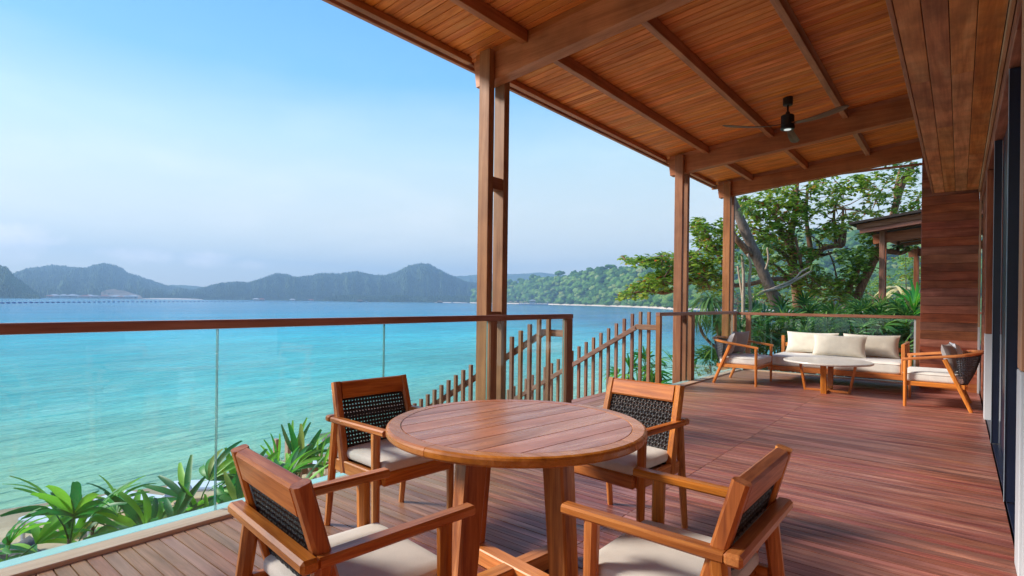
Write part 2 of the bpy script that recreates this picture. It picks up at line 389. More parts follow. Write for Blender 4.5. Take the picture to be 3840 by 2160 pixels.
def leafmat(name, stops, trans=.35, rough=.4):
    m, t, b = mat(name)
    g = nd(t, 'ShaderNodeNewGeometry'); oi = nd(t, 'ShaderNodeObjectInfo')
    a = nd(t, 'ShaderNodeMath', {0: g.outputs['Random Per Island'], 1: oi.outputs['Random']}, operation='ADD'); f = nd(t, 'ShaderNodeMath', {0: a.outputs[0]}, operation='FRACT')
    r = ramp(t, f.outputs[0], stops)
    t.links.new(r.outputs[0], b.inputs['Base Color']); b.inputs['Roughness'].default_value = rough
    tl = nd(t, 'ShaderNodeBsdfTranslucent', {'Color': r.outputs[0]}); mx = nd(t, 'ShaderNodeMixShader', {0: trans, 1: b.outputs[0], 2: tl.outputs[0]})
    t.links.new(mx.outputs[0], t.nodes['Material Output'].inputs[0]); return m
M_leaf = leafmat('almond_leaf', [(0, (.08, .17, .02)), (.35, (.19, .34, .035)), (.7, (.32, .47, .05)), (.95, (.46, .52, .08)), (.988, (.62, .14, .03))], .5)
M_leafd = leafmat('dark_leaf', [(0, (.04, .11, .02)), (.5, (.09, .21, .035)), (1, (.20, .34, .06))], .45)
M_palm = leafmat('palm_leaf', [(0, (.02, .17, .05)), (.4, (.04, .30, .05)), (.7, (.15, .50, .04)), (.96, (.30, .64, .06)), (1, (.38, .32, .12))], .45, .45)
M_palm2 = leafmat('understory_leaf', [(0, (.025, .10, .025)), (.5, (.06, .19, .035)), (1, (.20, .36, .06))], .35, .35)
M_pand = leafmat('pandanus_leaf', [(0, (.05, .15, .04)), (.6, (.12, .26, .06)), (1, (.28, .36, .12))], .3, .4)
def bark(name, c0, c1, sc=9):
    m, t, b = mat(name); co = nd(t, 'ShaderNodeTexCoord')
    mp = nd(t, 'ShaderNodeMapping', {0: co.outputs['Object'], 'Scale': (sc, sc, sc*.35)})
    n = nd(t, 'ShaderNodeTexNoise', {'Vector': mp.outputs[0], 'Scale': 1.6, 'Detail': 8, 'Roughness': .7})
    r = ramp(t, n.outputs[0], [(.32, c0), (.66, c1)]); t.links.new(r.outputs[0], b.inputs['Base Color']); b.inputs['Roughness'].default_value = .9
    bp = nd(t, 'ShaderNodeBump', {'Height': n.outputs[0], 'Strength': .8, 'Distance': .03}); t.links.new(bp.outputs[0], b.inputs['Normal']); return m
M_bark = bark('grey_bark', (.07, .05, .04), (.25, .18, .14)); M_barkr = bark('red_brown_bark', (.08, .035, .02), (.30, .16, .09)); M_barkl = bark('pale_bark', (.25, .18, .12), (.50, .40, .30), 14)
M_stem = bark('stem', (.04, .025, .02), (.14, .09, .06), 30)
# ------------------------------------------------------------------ setting: water, near ground, hills, haze
SEA = -3.6
def shore_x(y):
    return np.interp(y, [-60, 2.5, 9.4, 18, 30, 50, 120, 260, 420], [-26, -17.45, -16.1, -14.0, -9.5, -3.0, 22, 60, 110])
def snoise(x, y, f, seed=0):
    """cheap smooth value noise"""
    r = np.random.RandomState(seed); T = r.rand(64, 64)
    X = np.asarray(x)*f; Y = np.asarray(y)*f; xi = np.floor(X).astype(int); yi = np.floor(Y).astype(int)
    u = X-xi; v = Y-yi; u = u*u*(3-2*u); v = v*v*(3-2*v); g = lambda a, b: T[a % 64, b % 64]
    return (g(xi, yi)*(1-u)+g(xi+1, yi)*u)*(1-v)+(g(xi, yi+1)*(1-u)+g(xi+1, yi+1)*u)*v-.5
def near_z(x, y):
    s = x-shore_x(y)
    z = SEA-.02+np.where(s < 0, s*.05, np.minimum(s*.115, 2.2+0*s)) + .12*snoise(x, y, .35, 3)+.05*snoise(x, y, 1.3, 4)
    d = np.maximum(np.maximum(-1.6-x, 0), np.maximum(12.7-y, 0)); m = -.38-d*.55+.08*snoise(x, y, .9, 5)
    return np.where(y > 10, np.maximum(z, m), z)
M_sand, t, b = mat('sand')
co = nd(t, 'ShaderNodeTexCoord'); n1 = nd(t, 'ShaderNodeTexNoise', {'Vector': co.outputs['Object'], 'Scale': .9, 'Detail': 8, 'Roughness': .65})
n2 = nd(t, 'ShaderNodeTexNoise', {'Vector': co.outputs['Object'], 'Scale': 14, 'Detail': 4})
sx = nd(t, 'ShaderNodeSeparateXYZ', {0: co.outputs['Object']})
r1 = ramp(t, n1.outputs[0], [(.3, (.40, .27, .15)), (.6, (.56, .41, .25))])
wet = nd(t, 'ShaderNodeMapRange', {0: sx.outputs[2], 1: SEA+.28, 2: SEA+.02, 3: 0, 4: .55})
mxw = nd(t, 'ShaderNodeMix', {0: wet.outputs[0], 6: r1.outputs[0], 7: (.17, .12, .08, 1)}, data_type='RGBA')
soil = nd(t, 'ShaderNodeMapRange', {0: sx.outputs[2], 1: -1.35, 2: -.95, 3: 0, 4: 1})
r2 = ramp(t, n2.outputs[0], [(.35, (.05, .04, .03)), (.6, (.10, .085, .06)), (.75, (.05, .09, .025))])
mxs = nd(t, 'ShaderNodeMix', {0: soil.outputs[0], 6: mxw.outputs[2], 7: r2.outputs[0]}, data_type='RGBA'); gsx = nd(t, 'ShaderNodeMapRange', {0: sx.outputs[1], 1: 26, 2: 42, 3: 0, 4: 1}); gsz = nd(t, 'ShaderNodeMapRange', {0: sx.outputs[2], 1: SEA+.7, 2: SEA+1.3, 3: 0, 4: 1}); gsm = nd(t, 'ShaderNodeMath', {0: gsx.outputs[0], 1: gsz.outputs[0]}, operation='MULTIPLY')
rg = ramp(t, n1.outputs[0], [(.3, (.05, .10, .025)), (.6, (.13, .20, .05)), (.8, (.24, .24, .10))]); mxg = nd(t, 'ShaderNodeMix', {0: gsm.outputs[0], 6: mxs.outputs[2], 7: rg.outputs[0]}, data_type='RGBA')
t.links.new(mxg.outputs[2], b.inputs['Base Color'])
b.inputs['Roughness'].default_value = .9; bp = nd(t, 'ShaderNodeBump', {'Height': n2.outputs[0], 'Strength': .5, 'Distance': .03}); t.links.new(bp.outputs[0], b.inputs['Normal'])
def grid(name, xs, ys, zf, m, **k):
    X, Y = np.meshgrid(xs, ys, indexing='ij'); Z = zf(X, Y); V = np.stack([X, Y, Z], -1).reshape(-1, 3); ny = len(ys); nx = len(xs)
    i, j = np.meshgrid(np.arange(nx-1), np.arange(ny-1), indexing='ij'); a = (i*ny+j).ravel()
    return rebuild(name, npmesh(name, V, np.stack([a, a+ny, a+ny+1, a+1], -1), m), **k)
grid('beach_ground', np.concatenate([np.arange(-30, 8, .4), np.arange(8, 160, 4)]), np.concatenate([np.arange(-30, 45, .4), np.arange(45, 430, 5)]), near_z, M_sand, kind='structure')

# water: one sheet to the horizon; its colour follows depth over pale sand, then deep blue
M_water, t, b = mat('sea_water')
co = nd(t, 'ShaderNodeTexCoord'); sx = nd(t, 'ShaderNodeSeparateXYZ', {0: co.outputs['Object']})
# distance off the shoreline (shore runs roughly along y, bending to the right further on)
yy = nd(t, 'ShaderNodeMapRange', {0: sx.outputs[1], 1: 2, 2: 60, 3: -17.5, 4: 1.0}); yy.clamp = False
off = nd(t, 'ShaderNodeMath', {0: yy.outputs[0], 1: sx.outputs[0]}, operation='SUBTRACT')
bn = nd(t, 'ShaderNodeTexNoise', {'Vector': co.outputs['Object'], 'Scale': .035, 'Detail': 5, 'Roughness': .55})
bm_ = nd(t, 'ShaderNodeMath', {0: bn.outputs[0], 1: 30, 2: -15}, operation='MULTIPLY_ADD')
o2 = nd(t, 'ShaderNodeMath', {0: off.outputs[0], 1: bm_.outputs[0]}, operation='ADD')
dn = nd(t, 'ShaderNodeMapRange', {0: o2.outputs[0], 1: -12, 2: 260})
wr = ramp(t, dn.outputs[0], [(0, (.52, .62, .34)), (.06, (.38, .68, .42)), (.12, (.17, .72, .64)), (.30, (.05, .66, .76)), (.44, (.008, .40, .56)), (1, (.006, .28, .46))])
# the deeper bay to the right of the stairs
rx = nd(t, 'ShaderNodeMath', {0: sx.outputs[1], 1: sx.outputs[0]}, operation='ADD')    # x+y: large to the right of the view
rb = nd(t, 'ShaderNodeMapRange', {0: rx.outputs[0], 1: 5, 2: 60, 3: 0, 4: 1}); dpth = nd(t, 'ShaderNodeMapRange', {0: sx.outputs[1], 1: 22, 2: 75, 3: 0, 4: .92})
rbm = nd(t, 'ShaderNodeMath', {0: rb.outputs[0], 1: dpth.outputs[0]}, operation='MULTIPLY')
mxb = nd(t, 'ShaderNodeMix', {0: rbm.outputs[0], 6: wr.outputs[0], 7: (.004, .19, .38, 1)}, data_type='RGBA')
vmp = nd(t, 'ShaderNodeMapping', {0: co.outputs['Object'], 'Rotation': (0, 0, R(-50)), 'Scale': (1, .3, 1)}); vn = nd(t, 'ShaderNodeTexNoise', {'Vector': vmp.outputs[0], 'Scale': .045, 'Detail': 9, 'Roughness': .66}); vr = nd(t, 'ShaderNodeMapRange', {0: vn.outputs[0], 1: .32, 2: .66, 3: .60, 4: 1.14})
rmp = nd(t, 'ShaderNodeMapping', {0: co.outputs['Object'], 'Rotation': (0, 0, R(-46)), 'Scale': (1, .22, 1)}); rn = nd(t, 'ShaderNodeTexNoise', {'Vector': rmp.outputs[0], 'Scale': .9, 'Detail': 7, 'Roughness': .72, 'Distortion': .6})
rr2 = nd(t, 'ShaderNodeMapRange', {0: rn.outputs[0], 1: .36, 2: .64, 3: .87, 4: 1.13}); vr2 = nd(t, 'ShaderNodeMath', {0: vr.outputs[0], 1: rr2.outputs[0]}, operation='MULTIPLY')
hv = nd(t, 'ShaderNodeHueSaturation', {'Value': vr2.outputs[0], 'Color': mxb.outputs[2]}); t.links.new(hv.outputs[0], b.inputs['Base Color'])
b.inputs['Roughness'].default_value = .12; b.inputs['IOR'].default_value = 1.33; b.inputs['Specular IOR Level'].default_value = .16
m1 = nd(t, 'ShaderNodeMapping', {0: co.outputs['Object'], 'Rotation': (0, 0, R(-50)), 'Scale': (1, .28, 1)})
w1 = nd(t, 'ShaderNodeTexNoise', {'Vector': m1.outputs[0], 'Scale': 2.6, 'Detail': 4, 'Roughness': .6, 'Distortion': .4})
m2 = nd(t, 'ShaderNodeMapping', {0: co.outputs['Object'], 'Rotation': (0, 0, R(-40)), 'Scale': (1, .3, 1)})
w2 = nd(t, 'ShaderNodeTexNoise', {'Vector': m2.outputs[0], 'Scale': .35, 'Detail': 3, 'Roughness': .55})
ws = nd(t, 'ShaderNodeMath', {0: w2.outputs[0], 1: 3.0, 2: w1.outputs[0]}, operation='MULTIPLY_ADD')
bp = nd(t, 'ShaderNodeBump', {'Height': ws.outputs[0], 'Strength': 1, 'Distance': .20}); t.links.new(bp.outputs[0], b.inputs['Normal'])
m = MB(); m.add([(-4200, -900, SEA), (900, -900, SEA), (900, 3600, SEA), (-4200, 3600, SEA)], [(0, 1, 2, 3)])
m.build('sea_water', M_water, kind='structure')

# hills: (bearing left of +y in degrees, crest distance, crest height)
def hillmat(name, lo_, hi, tsc, spots=None):
    m, t, b = mat(name); co = nd(t, 'ShaderNodeTexCoord')
    n1 = nd(t, 'ShaderNodeTexNoise', {'Vector': co.outputs['Object'], 'Scale': tsc, 'Detail': 8, 'Roughness': .72}); n2 = nd(t, 'ShaderNodeTexNoise', {'Vector': co.outputs['Object'], 'Scale': tsc*.12, 'Detail': 4})
    s_ = nd(t, 'ShaderNodeMath', {0: n2.outputs[0], 1: .6, 2: n1.outputs[0]}, operation='MULTIPLY_ADD')
    r = ramp(t, s_.outputs[0], [(.62, lo_), (.98, hi)]); t.links.new(r.outputs[0], b.inputs['Base Color'])
    b.inputs['Roughness'].default_value = 1; b.inputs['Specular IOR Level'].default_value = .05
    bp = nd(t, 'ShaderNodeBump', {'Height': n1.outputs[0], 'Strength': 1, 'Distance': 6}); t.links.new(bp.outputs[0], b.inputs['Normal']); return m
def hill(name, tab, depth, back, m, seed, rough, nb=500, nr=46, tree=5.0, kind='structure'):
    tab = sorted(tab); B = np.array([q[0] for q in tab]); Dc = np.array([q[1] for q in tab], float); Hc = np.array([q[2] for q in tab], float)
    bb = np.linspace(B[0], B[-1], nb); dc = np.interp(bb, B, Dc); hc = np.interp(bb, B, Hc)
    dp = np.interp(bb, B, depth) if hasattr(depth, '__len__') else np.full(nb, float(depth))
    t_ = np.concatenate([np.linspace(-.02, 1, nr), 1+np.linspace(.05, 1, 8)])
    V = np.zeros((nb, len(t_), 3)); rs = np.random.RandomState(seed)
    for k, tt in enumerate(t_):
        dist = np.where(tt <= 1, dc-dp*(1-tt), dc+(tt-1)*back)
        prof = np.clip(tt, 0, 1)**.8 if tt <= 1 else max(0, 1-(tt-1))**1.2
        x = -np.sin(np.radians(bb))*dist; y = np.cos(np.radians(bb))*dist
        fold = rough*(1.5*snoise(bb*1.1, bb*0+tt*.9, 1.0, seed+7)+.9*snoise(bb*3.1, bb*0+tt*1.5, 1.0, seed+8)+snoise(x, y, 1/180., seed)+.5*snoise(x, y, 1/70., seed+1)+.25*snoise(x, y, 1/30., seed+2))
        edge = 6.75*max(tt, 0)*(1-min(max(tt, 0), 1))**2 if tt <= 1 else 0
        rag = tree*(rs.rand(nb)-.5)*(.3 if tt < .02 else 1)+ .9*tree*snoise(bb*200, bb*0+k, .5, seed+3)
        z = SEA-.5+(hc-SEA)*prof*(1+.9*fold*edge)+rag*(1 if tt > .01 else 0)
        V[:, k] = np.stack([x, y, z], -1)
    nk = len(t_); i, j = np.meshgrid(np.arange(nb-1), np.arange(nk-1), indexing='ij'); a = (i*nk+j).ravel()
    return rebuild(name, npmesh(name, V.reshape(-1, 3), np.stack([a, a+1, a+nk+1, a+nk], -1), m, smooth=False), kind=kind)
H_L0 = [(95.0, 1500, 50), (89.85, 1500, 65.4), (82.79, 1500, 62.1), (82.1, 1500, 60.6), (81.75, 1500, 58.6), (81.47, 1500, 50.3), (81.32, 1500, 41.7), (80.96, 1500, 33.2), (80.3, 1500, 16.0), (79.71, 1500, 2)]
H_L1 = [(95, 2500, 60), (88, 2500, 50), (81.67, 2500, 61.6), (81.25, 2500, 72.8), (80.68, 2500, 90.8), (79.95, 2500, 100.9), (79.05, 2500, 109.4), (78.44, 2500, 108.6), (77.65, 2500, 103.7), (76.93, 2500, 103.0), (76.44, 2500, 115.3), (75.79, 2500, 123.5), (75.03, 2500, 118.4), (74.51, 2500, 108.0), (74.08, 2500, 91.7), (73.01, 2500, 75.8), (72.11, 2500, 60.6), (71.19, 2500, 47.5), (70.25, 2500, 38.9), (68.8, 2500, 30.6), (67.31, 2500, 12)]
H_L2 = [(70.6, 2100, 3), (70.24, 2100, 14.7), (69.19, 2100, 27.7), (68.02, 2100, 41.1), (67.02, 2100, 52.5), (65.79, 2100, 57.9), (64.75, 2100, 56.9), (63.69, 2100, 70.8), (62.4, 2100, 90.5), (61.52, 2100, 90.6), (60.84, 2100, 81.0), (60.4, 2100, 80), (59.27, 2100, 87), (58.28, 2100, 96.5), (56.53, 2100, 96.6), (55.05, 2100, 106.6), (54.3, 2100, 101.7), (53.09, 2100, 94.2), (52.17, 2100, 95.0), (51.09, 2100, 107.5), (49.86, 2100, 131.8), (48.61, 2100, 142.9), (47.66, 2100, 139.6), (46.38, 2100, 114.2), (44.94, 2100, 91.6), (43.97, 2100, 77.4), (43.0, 2100, 72.1), (40.9, 2100, 58.4), (38.96, 2100, 20)]
H_L3 = [(58.2, 1500, -3), (57.96, 1500, 3.0), (56.95, 1500, 12), (55.47, 1500, 14.5), (53.82, 1500, 13.5), (52.6, 1500, 12.2), (50.75, 1500, 15.2), (47.93, 1500, 13.8), (45.71, 1500, 16.4), (42.9, 1500, 16.1), (40.89, 1500, 16.7), (38.46, 1500, 9.1)]
H_LF = [(74, 3000, 10), (72.1, 3000, 35.5), (70.91, 3000, 60.0), (69.77, 3000, 60.4), (68.31, 3000, 53.0), (67.31, 3000, 41.1), (60, 3000, 40), (50.45, 3000, 74.8), (47.33, 3000, 132.2), (44.14, 3000, 139.4), (41.72, 3000, 154.1), (39.3, 3000, 151.7), (36.07, 3000, 163.8), (33.65, 3000, 150.6), (30, 3000, 100)]
H_R = [(43.9, 1500, 0), (43.03, 1500, 30), (41.38, 1450, 45), (39.71, 1400, 49.8), (38.65, 1350, 47.4), (36.87, 1250, 51.1), (34.74, 1150, 46.2), (33.69, 1100, 48.6), (32.63, 1050, 48.8), (31.59, 1000, 51.5), (29.85, 950, 54.6), (28.47, 900, 50.8), (27.1, 880, 51.7), (25.42, 850, 53.3), (23.48, 800, 58.4), (20.95, 770, 64.4), (17.28, 740, 72.4), (14.02, 720, 77), (10.49, 700, 82), (7.59, 700, 84), (5.42, 700, 81), (2.81, 700, 77), (0.03, 700, 70), (-3.77, 700, 62), (-8.69, 700, 55), (-16, 700, 50)]
R_SHORE = [(-16, 400), (-4, 430), (3.5, 460), (9.4, 500), (16, 500), (22.8, 490), (25.7, 660), (29.1, 800), (33.3, 980), (36.1, 1120), (39.7, 1290), (43.9, 1440)]
M_hillf = hillmat('far_forest', (.018, .045, .026), (.10, .15, .065), .022)
M_hillr = hillmat('hill_forest', (.030, .075, .022), (.10, .20, .045), .05)
hill('far_range', H_LF, 500, 400, M_hillf, 11, .3, tree=3)
hill('left_hill', H_L1, 900, 500, M_hillf, 21, .6, nb=800, tree=7)
hill('left_headland', H_L0, 300, 300, M_hillf, 31, .4, nb=300, tree=5)
hill('middle_hill', H_L2, 450, 500, M_hillf, 41, .55, nb=1200, tree=7)
hill('low_mangrove_shore', H_L3, 60, 200, M_hillf, 51, .2, nb=700, nr=14, tree=3.5)
Rb = np.array([q[0] for q in R_SHORE]); Rs = np.array([q[1] for q in R_SHORE], float)
Hb = sorted(H_R); hB = np.array([q[0] for q in Hb]); hD = np.array([q[1] for q in Hb], float); hH = np.array([q[2] for q in Hb], float)
depthR = hD-(np.interp(hB, Rb, Rs)+12)
hill('right_hill', H_R, depthR, 400, M_hillr, 61, .30, nb=500, nr=30, tree=.6)
def right_ground(bd, t_):
    dc = np.interp(bd, hB, hD); hc = np.interp(bd, hB, hH); ds = np.interp(bd, Rb, Rs)+12
    dist = ds+(dc-ds)*t_; return dist, SEA-.5+(hc-SEA)*np.clip(t_, 0, 1)**.8
# beach strip in front of the right hill
bb = np.linspace(-16, 43.5, 240); ds = np.interp(bb, Rb, Rs)
V = []
wid = np.interp(bb, [-16, 22, 27, 31, 34, 37, 43.5], [10, 14, 12, 9, 5, 3, 1.5])
for k, (o_, z_) in enumerate(((-3, -.35), (0, .05), (5, .9), (13, 1.9), (30, 2.3))):
    d_ = ds+o_*wid/12+ (2*snoise(bb*10, bb*0, .3, 9) if k < 3 else 0)
    V.append(np.stack([-np.sin(np.radians(bb))*d_, np.cos(np.radians(bb))*d_, np.full_like(bb, SEA+z_)], -1))
V = np.stack(V, 1); nk = 5; i, j = np.meshgrid(np.arange(239), np.arange(4), indexing='ij'); a = (i*nk+j).ravel()
M_beach = plain('pale_beach', (.62, .52, .42), .9, ns=.08, nv=.12)
rebuild('far_beach', npmesh('far_beach', V.reshape(-1, 3), np.stack([a, a+1, a+nk+1, a+nk], -1), M_beach), kind='structure')
# pale sand spit and bare slope under the left hill
def strip(name, b0, b1, d0, d1, z0, z1, m, n=24, seed=1):
    V = []; F = []
    for i in range(n+1):
        u = i/n; be = R(b0+(b1-b0)*u); e = math.sin(math.pi*u)**.5
        for d_, z_ in ((d0, z0), (d0+(d1-d0)*e, z0+(z1-z0)*e)):
            V.append((-math.sin(be)*d_, math.cos(be)*d_, z_))
    F = [(2*i, 2*i+1, 2*i+3, 2*i+2) for i in range(n)]
    mm = MB(); mm.add(V, F); return mm.build(name, m, kind='structure')
strip('sand_spit', 43.6, 47.2, 1380, 1400, SEA+.1, SEA+2.2, M_beach)
strip('sand_spit', 68.4, 73.2, 1570, 1600, SEA+.1, SEA+3.0, M_beach)
M_bare = plain('bare_earth', (.20, .14, .10), .95, ns=.05, nv=.45)
mb_ = MB(); pts = [(75.9, 15), (75.5, 21), (75.1, 24), (74.7, 21), (74.3, 20), (73.9, 15), (73.5, 11), (73.2, 9), (73.0, 2)]
for q_ in range(len(pts)-1):
    quad = []
    for be_, h_ in pts[q_:q_+2]:
        for hh in (0, h_): d__ = 1590+hh*4.2; quad.append((-math.sin(R(be_))*d__, math.cos(R(be_))*d__, SEA+.3+hh))
    mb_.add(quad, [(0, 2, 3, 1)])
mb_.build('bare_slope', M_bare, kind='structure')

# forest on the right hill: lumpy crowns, each different
def ico(sub):
    import bmesh
    bm = bmesh.new(); bmesh.ops.create_icosphere(bm, subdivisions=sub, radius=1); V = np.array([v.co[:] for v in bm.verts]); F = np.array([[v.index for v in f.verts] for f in bm.faces]); bm.free(); return V, F
IV, IF = ico(3); IV2, IF2 = ico(4)
def lump(V, seed, amp=.45):
    out = V.copy()
    for q in range(len(V)):
        p = Vector(V[q]); k = 1+amp*(mnoise.noise(p*1.7+Vector((seed*7.3, 0, 0))))+amp*.75*mnoise.noise(p*4.1+Vector((0, seed*3.1, 0)))
        out[q] = V[q]*k
    out[:, 2] *= np.where(out[:, 2] < 0, .5, .8)
    return out
LUMPS = [lump(IV, s) for s in range(10)]
M_crown = None
def crownmat(name, stops, tsc, bd):
    m, t, b = mat(name); co = nd(t, 'ShaderNodeTexCoord'); at_ = nd(t, 'ShaderNodeAttribute', attribute_name='tone')
    n1 = nd(t, 'ShaderNodeTexNoise', {'Vector': co.outputs['Object'], 'Scale': tsc, 'Detail': 5, 'Roughness': .75})
    s_ = nd(t, 'ShaderNodeMath', {0: n1.outputs[0], 1: .7, 2: at_.outputs['Fac']}, operation='MULTIPLY_ADD'); s2 = nd(t, 'ShaderNodeMath', {0: s_.outputs[0], 1: -.35}, operation='ADD')
    r = ramp(t, s2.outputs[0], stops); t.links.new(r.outputs[0], b.inputs['Base Color']); b.inputs['Roughness'].default_value = .95; b.inputs['Specular IOR Level'].default_value = .1
    bp = nd(t, 'ShaderNodeBump', {'Height': n1.outputs[0], 'Strength': 1, 'Distance': bd}); t.links.new(bp.outputs[0], b.inputs['Normal']); return m
GREENS = [(0, (.022, .065, .018)), (.32, (.055, .145, .028)), (.6, (.12, .25, .045)), (.82, (.22, .34, .07)), (1, (.32, .33, .13))]
M_crown = crownmat('forest_crown', GREENS, .55, 2.2)
rs = np.random.RandomState(5); VV = []; FF = []; TT = []; base = 0
for _ in range(3600):
    bd = rs.uniform(-10, 43.2); t_ = rs.rand()**1.05
    dist, z = right_ground(bd, t_)
    if t_ < .03: z = SEA+1.5
    fs = .30*(snoise(-math.sin(R(bd))*dist, math.cos(R(bd))*dist, 1/180., 61)+.5*snoise(-math.sin(R(bd))*dist, math.cos(R(bd))*dist, 1/70., 62))
    z = z+(z-SEA)*.9*fs*4*t_*(1-t_)
    rad = rs.uniform(3.2, 7.5)*(1.0 if dist > 800 else .85)
    if rs.rand() < .06: rad *= 1.35
    Lm = LUMPS[rs.randint(10)]; a = rs.rand()*6.28; c_, s_ = math.cos(a), math.sin(a)
    P = Lm*np.array([rad, rad, rad*rs.uniform(.8, 1.15)]); P = np.stack([P[:, 0]*c_-P[:, 1]*s_, P[:, 0]*s_+P[:, 1]*c_, P[:, 2]], -1)
    P += np.array([-math.sin(R(bd))*dist, math.cos(R(bd))*dist, z+rad*.55])
    VV.append(P); FF.append(IF+base); base += len(P); TT.append(np.full(len(P), rs.beta(2, 2)))
o = rebuild('hillside_forest', npmesh('hillside_forest', np.concatenate(VV), np.concatenate(FF), M_crown, ids=np.concatenate(TT)),
            label='dense green forest covering the hill beyond the right-hand beach', cat='forest', kind='stuff')

# trees one can tell apart: along the ridge and along the far beach
M_trunkf = plain('far_trunk', (.30, .24, .19), .9)
def far_tree(name, label, bd, dist, z, rad, h, seed, cat='tree', group=None, flat=1.0, thin=.35):
    x, y = -math.sin(R(bd))*dist, math.cos(R(bd))*dist
    th = thing(name, label, cat, (x, y, z), seed, group)
    tr = MB().tube([(0, 0, -1), (rad*.05, 0, h*.5), (0, rad*.04, h*.95)], [thin*1.2, thin*.9, thin*.6], 6)
    for k in range(4):
        a = k*1.7+seed; tr.tube([(0, 0, h*.6), (rad*.5*math.cos(a), rad*.5*math.sin(a), h*.95)], [thin*.5, thin*.25], 5)
    tr.build('trunk', M_trunkf, th)
    VV = []; FF = []; TT = []; base = 0; r = np.random.RandomState(int(seed*10))
    for k in range(7):
        a = k*2.4; rr = rad*(.0 if k == 0 else r.uniform(.35, .62)); sc = rad*r.uniform(.42, .62)
        P = LUMPS[r.randint(10)]*np.array([sc, sc, sc*.75*flat])+np.array([rr*math.cos(a), rr*math.sin(a), h+r.uniform(-.2, .45)*rad*.6*flat])
        VV.append(P); FF.append(IF+base); base += len(P); TT.append(np.full(len(P), .25+.4*r.rand()))
    rebuild('crown', npmesh('crown', np.concatenate(VV), np.concatenate(FF), M_crown, ids=np.concatenate(TT)), parent=th)
    return th
def on_hill(bd, t_=1.0): d_, z_ = right_ground(bd, t_); return d_, float(z_)
d_, z_ = on_hill(34.15, .97); far_tree('broad_tree', 'lone spreading tree standing clear of the ridge, left of the higher wooded crest', 34.15, d_, z_+5, 10, 9, 3.1, flat=1.1, thin=.7)
ridge = [(32.3, 8, 'round dark tree on the ridge just right of the lone spreading tree'), (31.0, 9.5, 'tall domed tree topping the higher ridge above the beach'), (29.0, 9, 'upright tree poking above the ridge near its middle'),
         (27.6, 8.5, 'bushy tree on the ridge crest above the pale dry trunks'), (38.3, 8, 'broad low tree on the lowest left end of the right ridge'), (36.9, 8.5, 'double-domed tree on the ridge above the beach huts')]
for k, (bd, rad, lb) in enumerate(ridge):
    d_, z_ = on_hill(bd, .98); far_tree('ridge_tree', lb, bd, d_, z_-1, rad, 6+k % 3*2, 1.3+k*1.7, group='trees standing up from the right ridge', thin=.5)
# coconut palms by the far beach
M_palmf = plain('far_palm_frond', (.17, .22, .07), .7); M_palmy = plain('dry_palm_frond', (.42, .36, .16), .8)
def coconut(label, bd, dist, z, h, seed, fr=4.2, m=None, group='coconut palms along the far beach', n=11):
    r = random.Random(seed); th = thing('coconut_palm', label, 'palm', (-math.sin(R(bd))*dist, math.cos(R(bd))*dist, z), r.random()*6, group)
    lean = r.uniform(-1, 1)*h*.12
    MB().tube([(0, 0, -.5), (lean*.3, 0, h*.5), (lean, 0, h)], [.32, .2, .16], 6).build('trunk', M_trunkf, th)
    c = MB()
    for k in range(n):
        a = 2*math.pi*k/n+r.random()*.4; el = r.uniform(.1, .9); pts = []
        for q in range(6):
            s_ = q/5; pts.append(Vector((lean+math.cos(a)*fr*s_*math.cos(el*.6), math.sin(a)*fr*s_*math.cos(el*.6), h+fr*(s_*math.sin(el)-s_*s_*1.0))))
        side = Vector((-math.sin(a), math.cos(a), 0))
        for q in range(5):
            w0 = .15*fr*math.sin(math.pi*(q/5*.85+.12)); w1 = .15*fr*math.sin(math.pi*((q+1)/5*.85+.12)); dn_ = Vector((0, 0, -.45))
            c.add([pts[q], pts[q+1], pts[q+1]+side*w1+dn_*w1, pts[q]+side*w0+dn_*w0, pts[q+1]-side*w1+dn_*w1, pts[q]-side*w0+dn_*w0], [(0, 1, 2, 3), (0, 5, 4, 1)])
    c.build('fronds', m or M_palmf, th)
pl = [(37.9, 1170, 11, 'coconut palm behind the thatched beach huts, leftmost'), (37.3, 1150, 12, 'coconut palm between the huts and the grey-roofed house'), (36.7, 1130, 10, 'coconut palm just left of the white boat house'), (36.2, 1120, 12, 'coconut palm right beside the white boat house'),
      (34.9, 1090, 11, 'single pale coconut palm on the slope above the white boat house'), (30.6, 900, 12, 'pale coconut palm left of the fallen grey trunks'), (28.3, 830, 12, 'tall pale coconut palm above the middle of the beach'), (27.2, 770, 12, 'leaning coconut palm right of the tall pale one above the beach'), (26.2, 700, 12, 'coconut palm above the right half of the beach')]
for k, (bd, d_, h, lb) in enumerate(pl):
    coconut(lb, bd, d_, SEA+1.5+(3 if k > 3 else 0), h, k+3, fr=4.6, m=M_palmy if k in (4, 5, 6) else None)
# bare pale trunks leaning along the beach edge
for k, (bd, d_, ln, a) in enumerate(((24.3, 640, 14, -.5), (24.0, 630, 11, -.7), (23.7, 610, 9, -.3), (22.95, 565, 15, -.1), (22.6, 560, 8, .3), (25.2, 660, 8, .2))):
    x, y = -math.sin(R(bd))*d_, math.cos(R(bd))*d_
    lb = ['long bare grey trunk leaning left over the beach', 'shorter bare trunk leaning beside the long one over the beach', 'small bare trunk slanting at the beach edge', 'tall bare white trunk standing nearly upright left of the second column',
          'short bare trunk right of the tall white one', 'bare forked trunk above the middle of the beach'][k]
    tag(MB().tube([(x, y, SEA+1), (x+a*ln*.4, y, SEA+1+ln*.5), (x+a*ln, y+1, SEA+1+ln)], [.32, .24, .1], 6).build('dead_tree', M_trunkf), lb, 'dead tree')

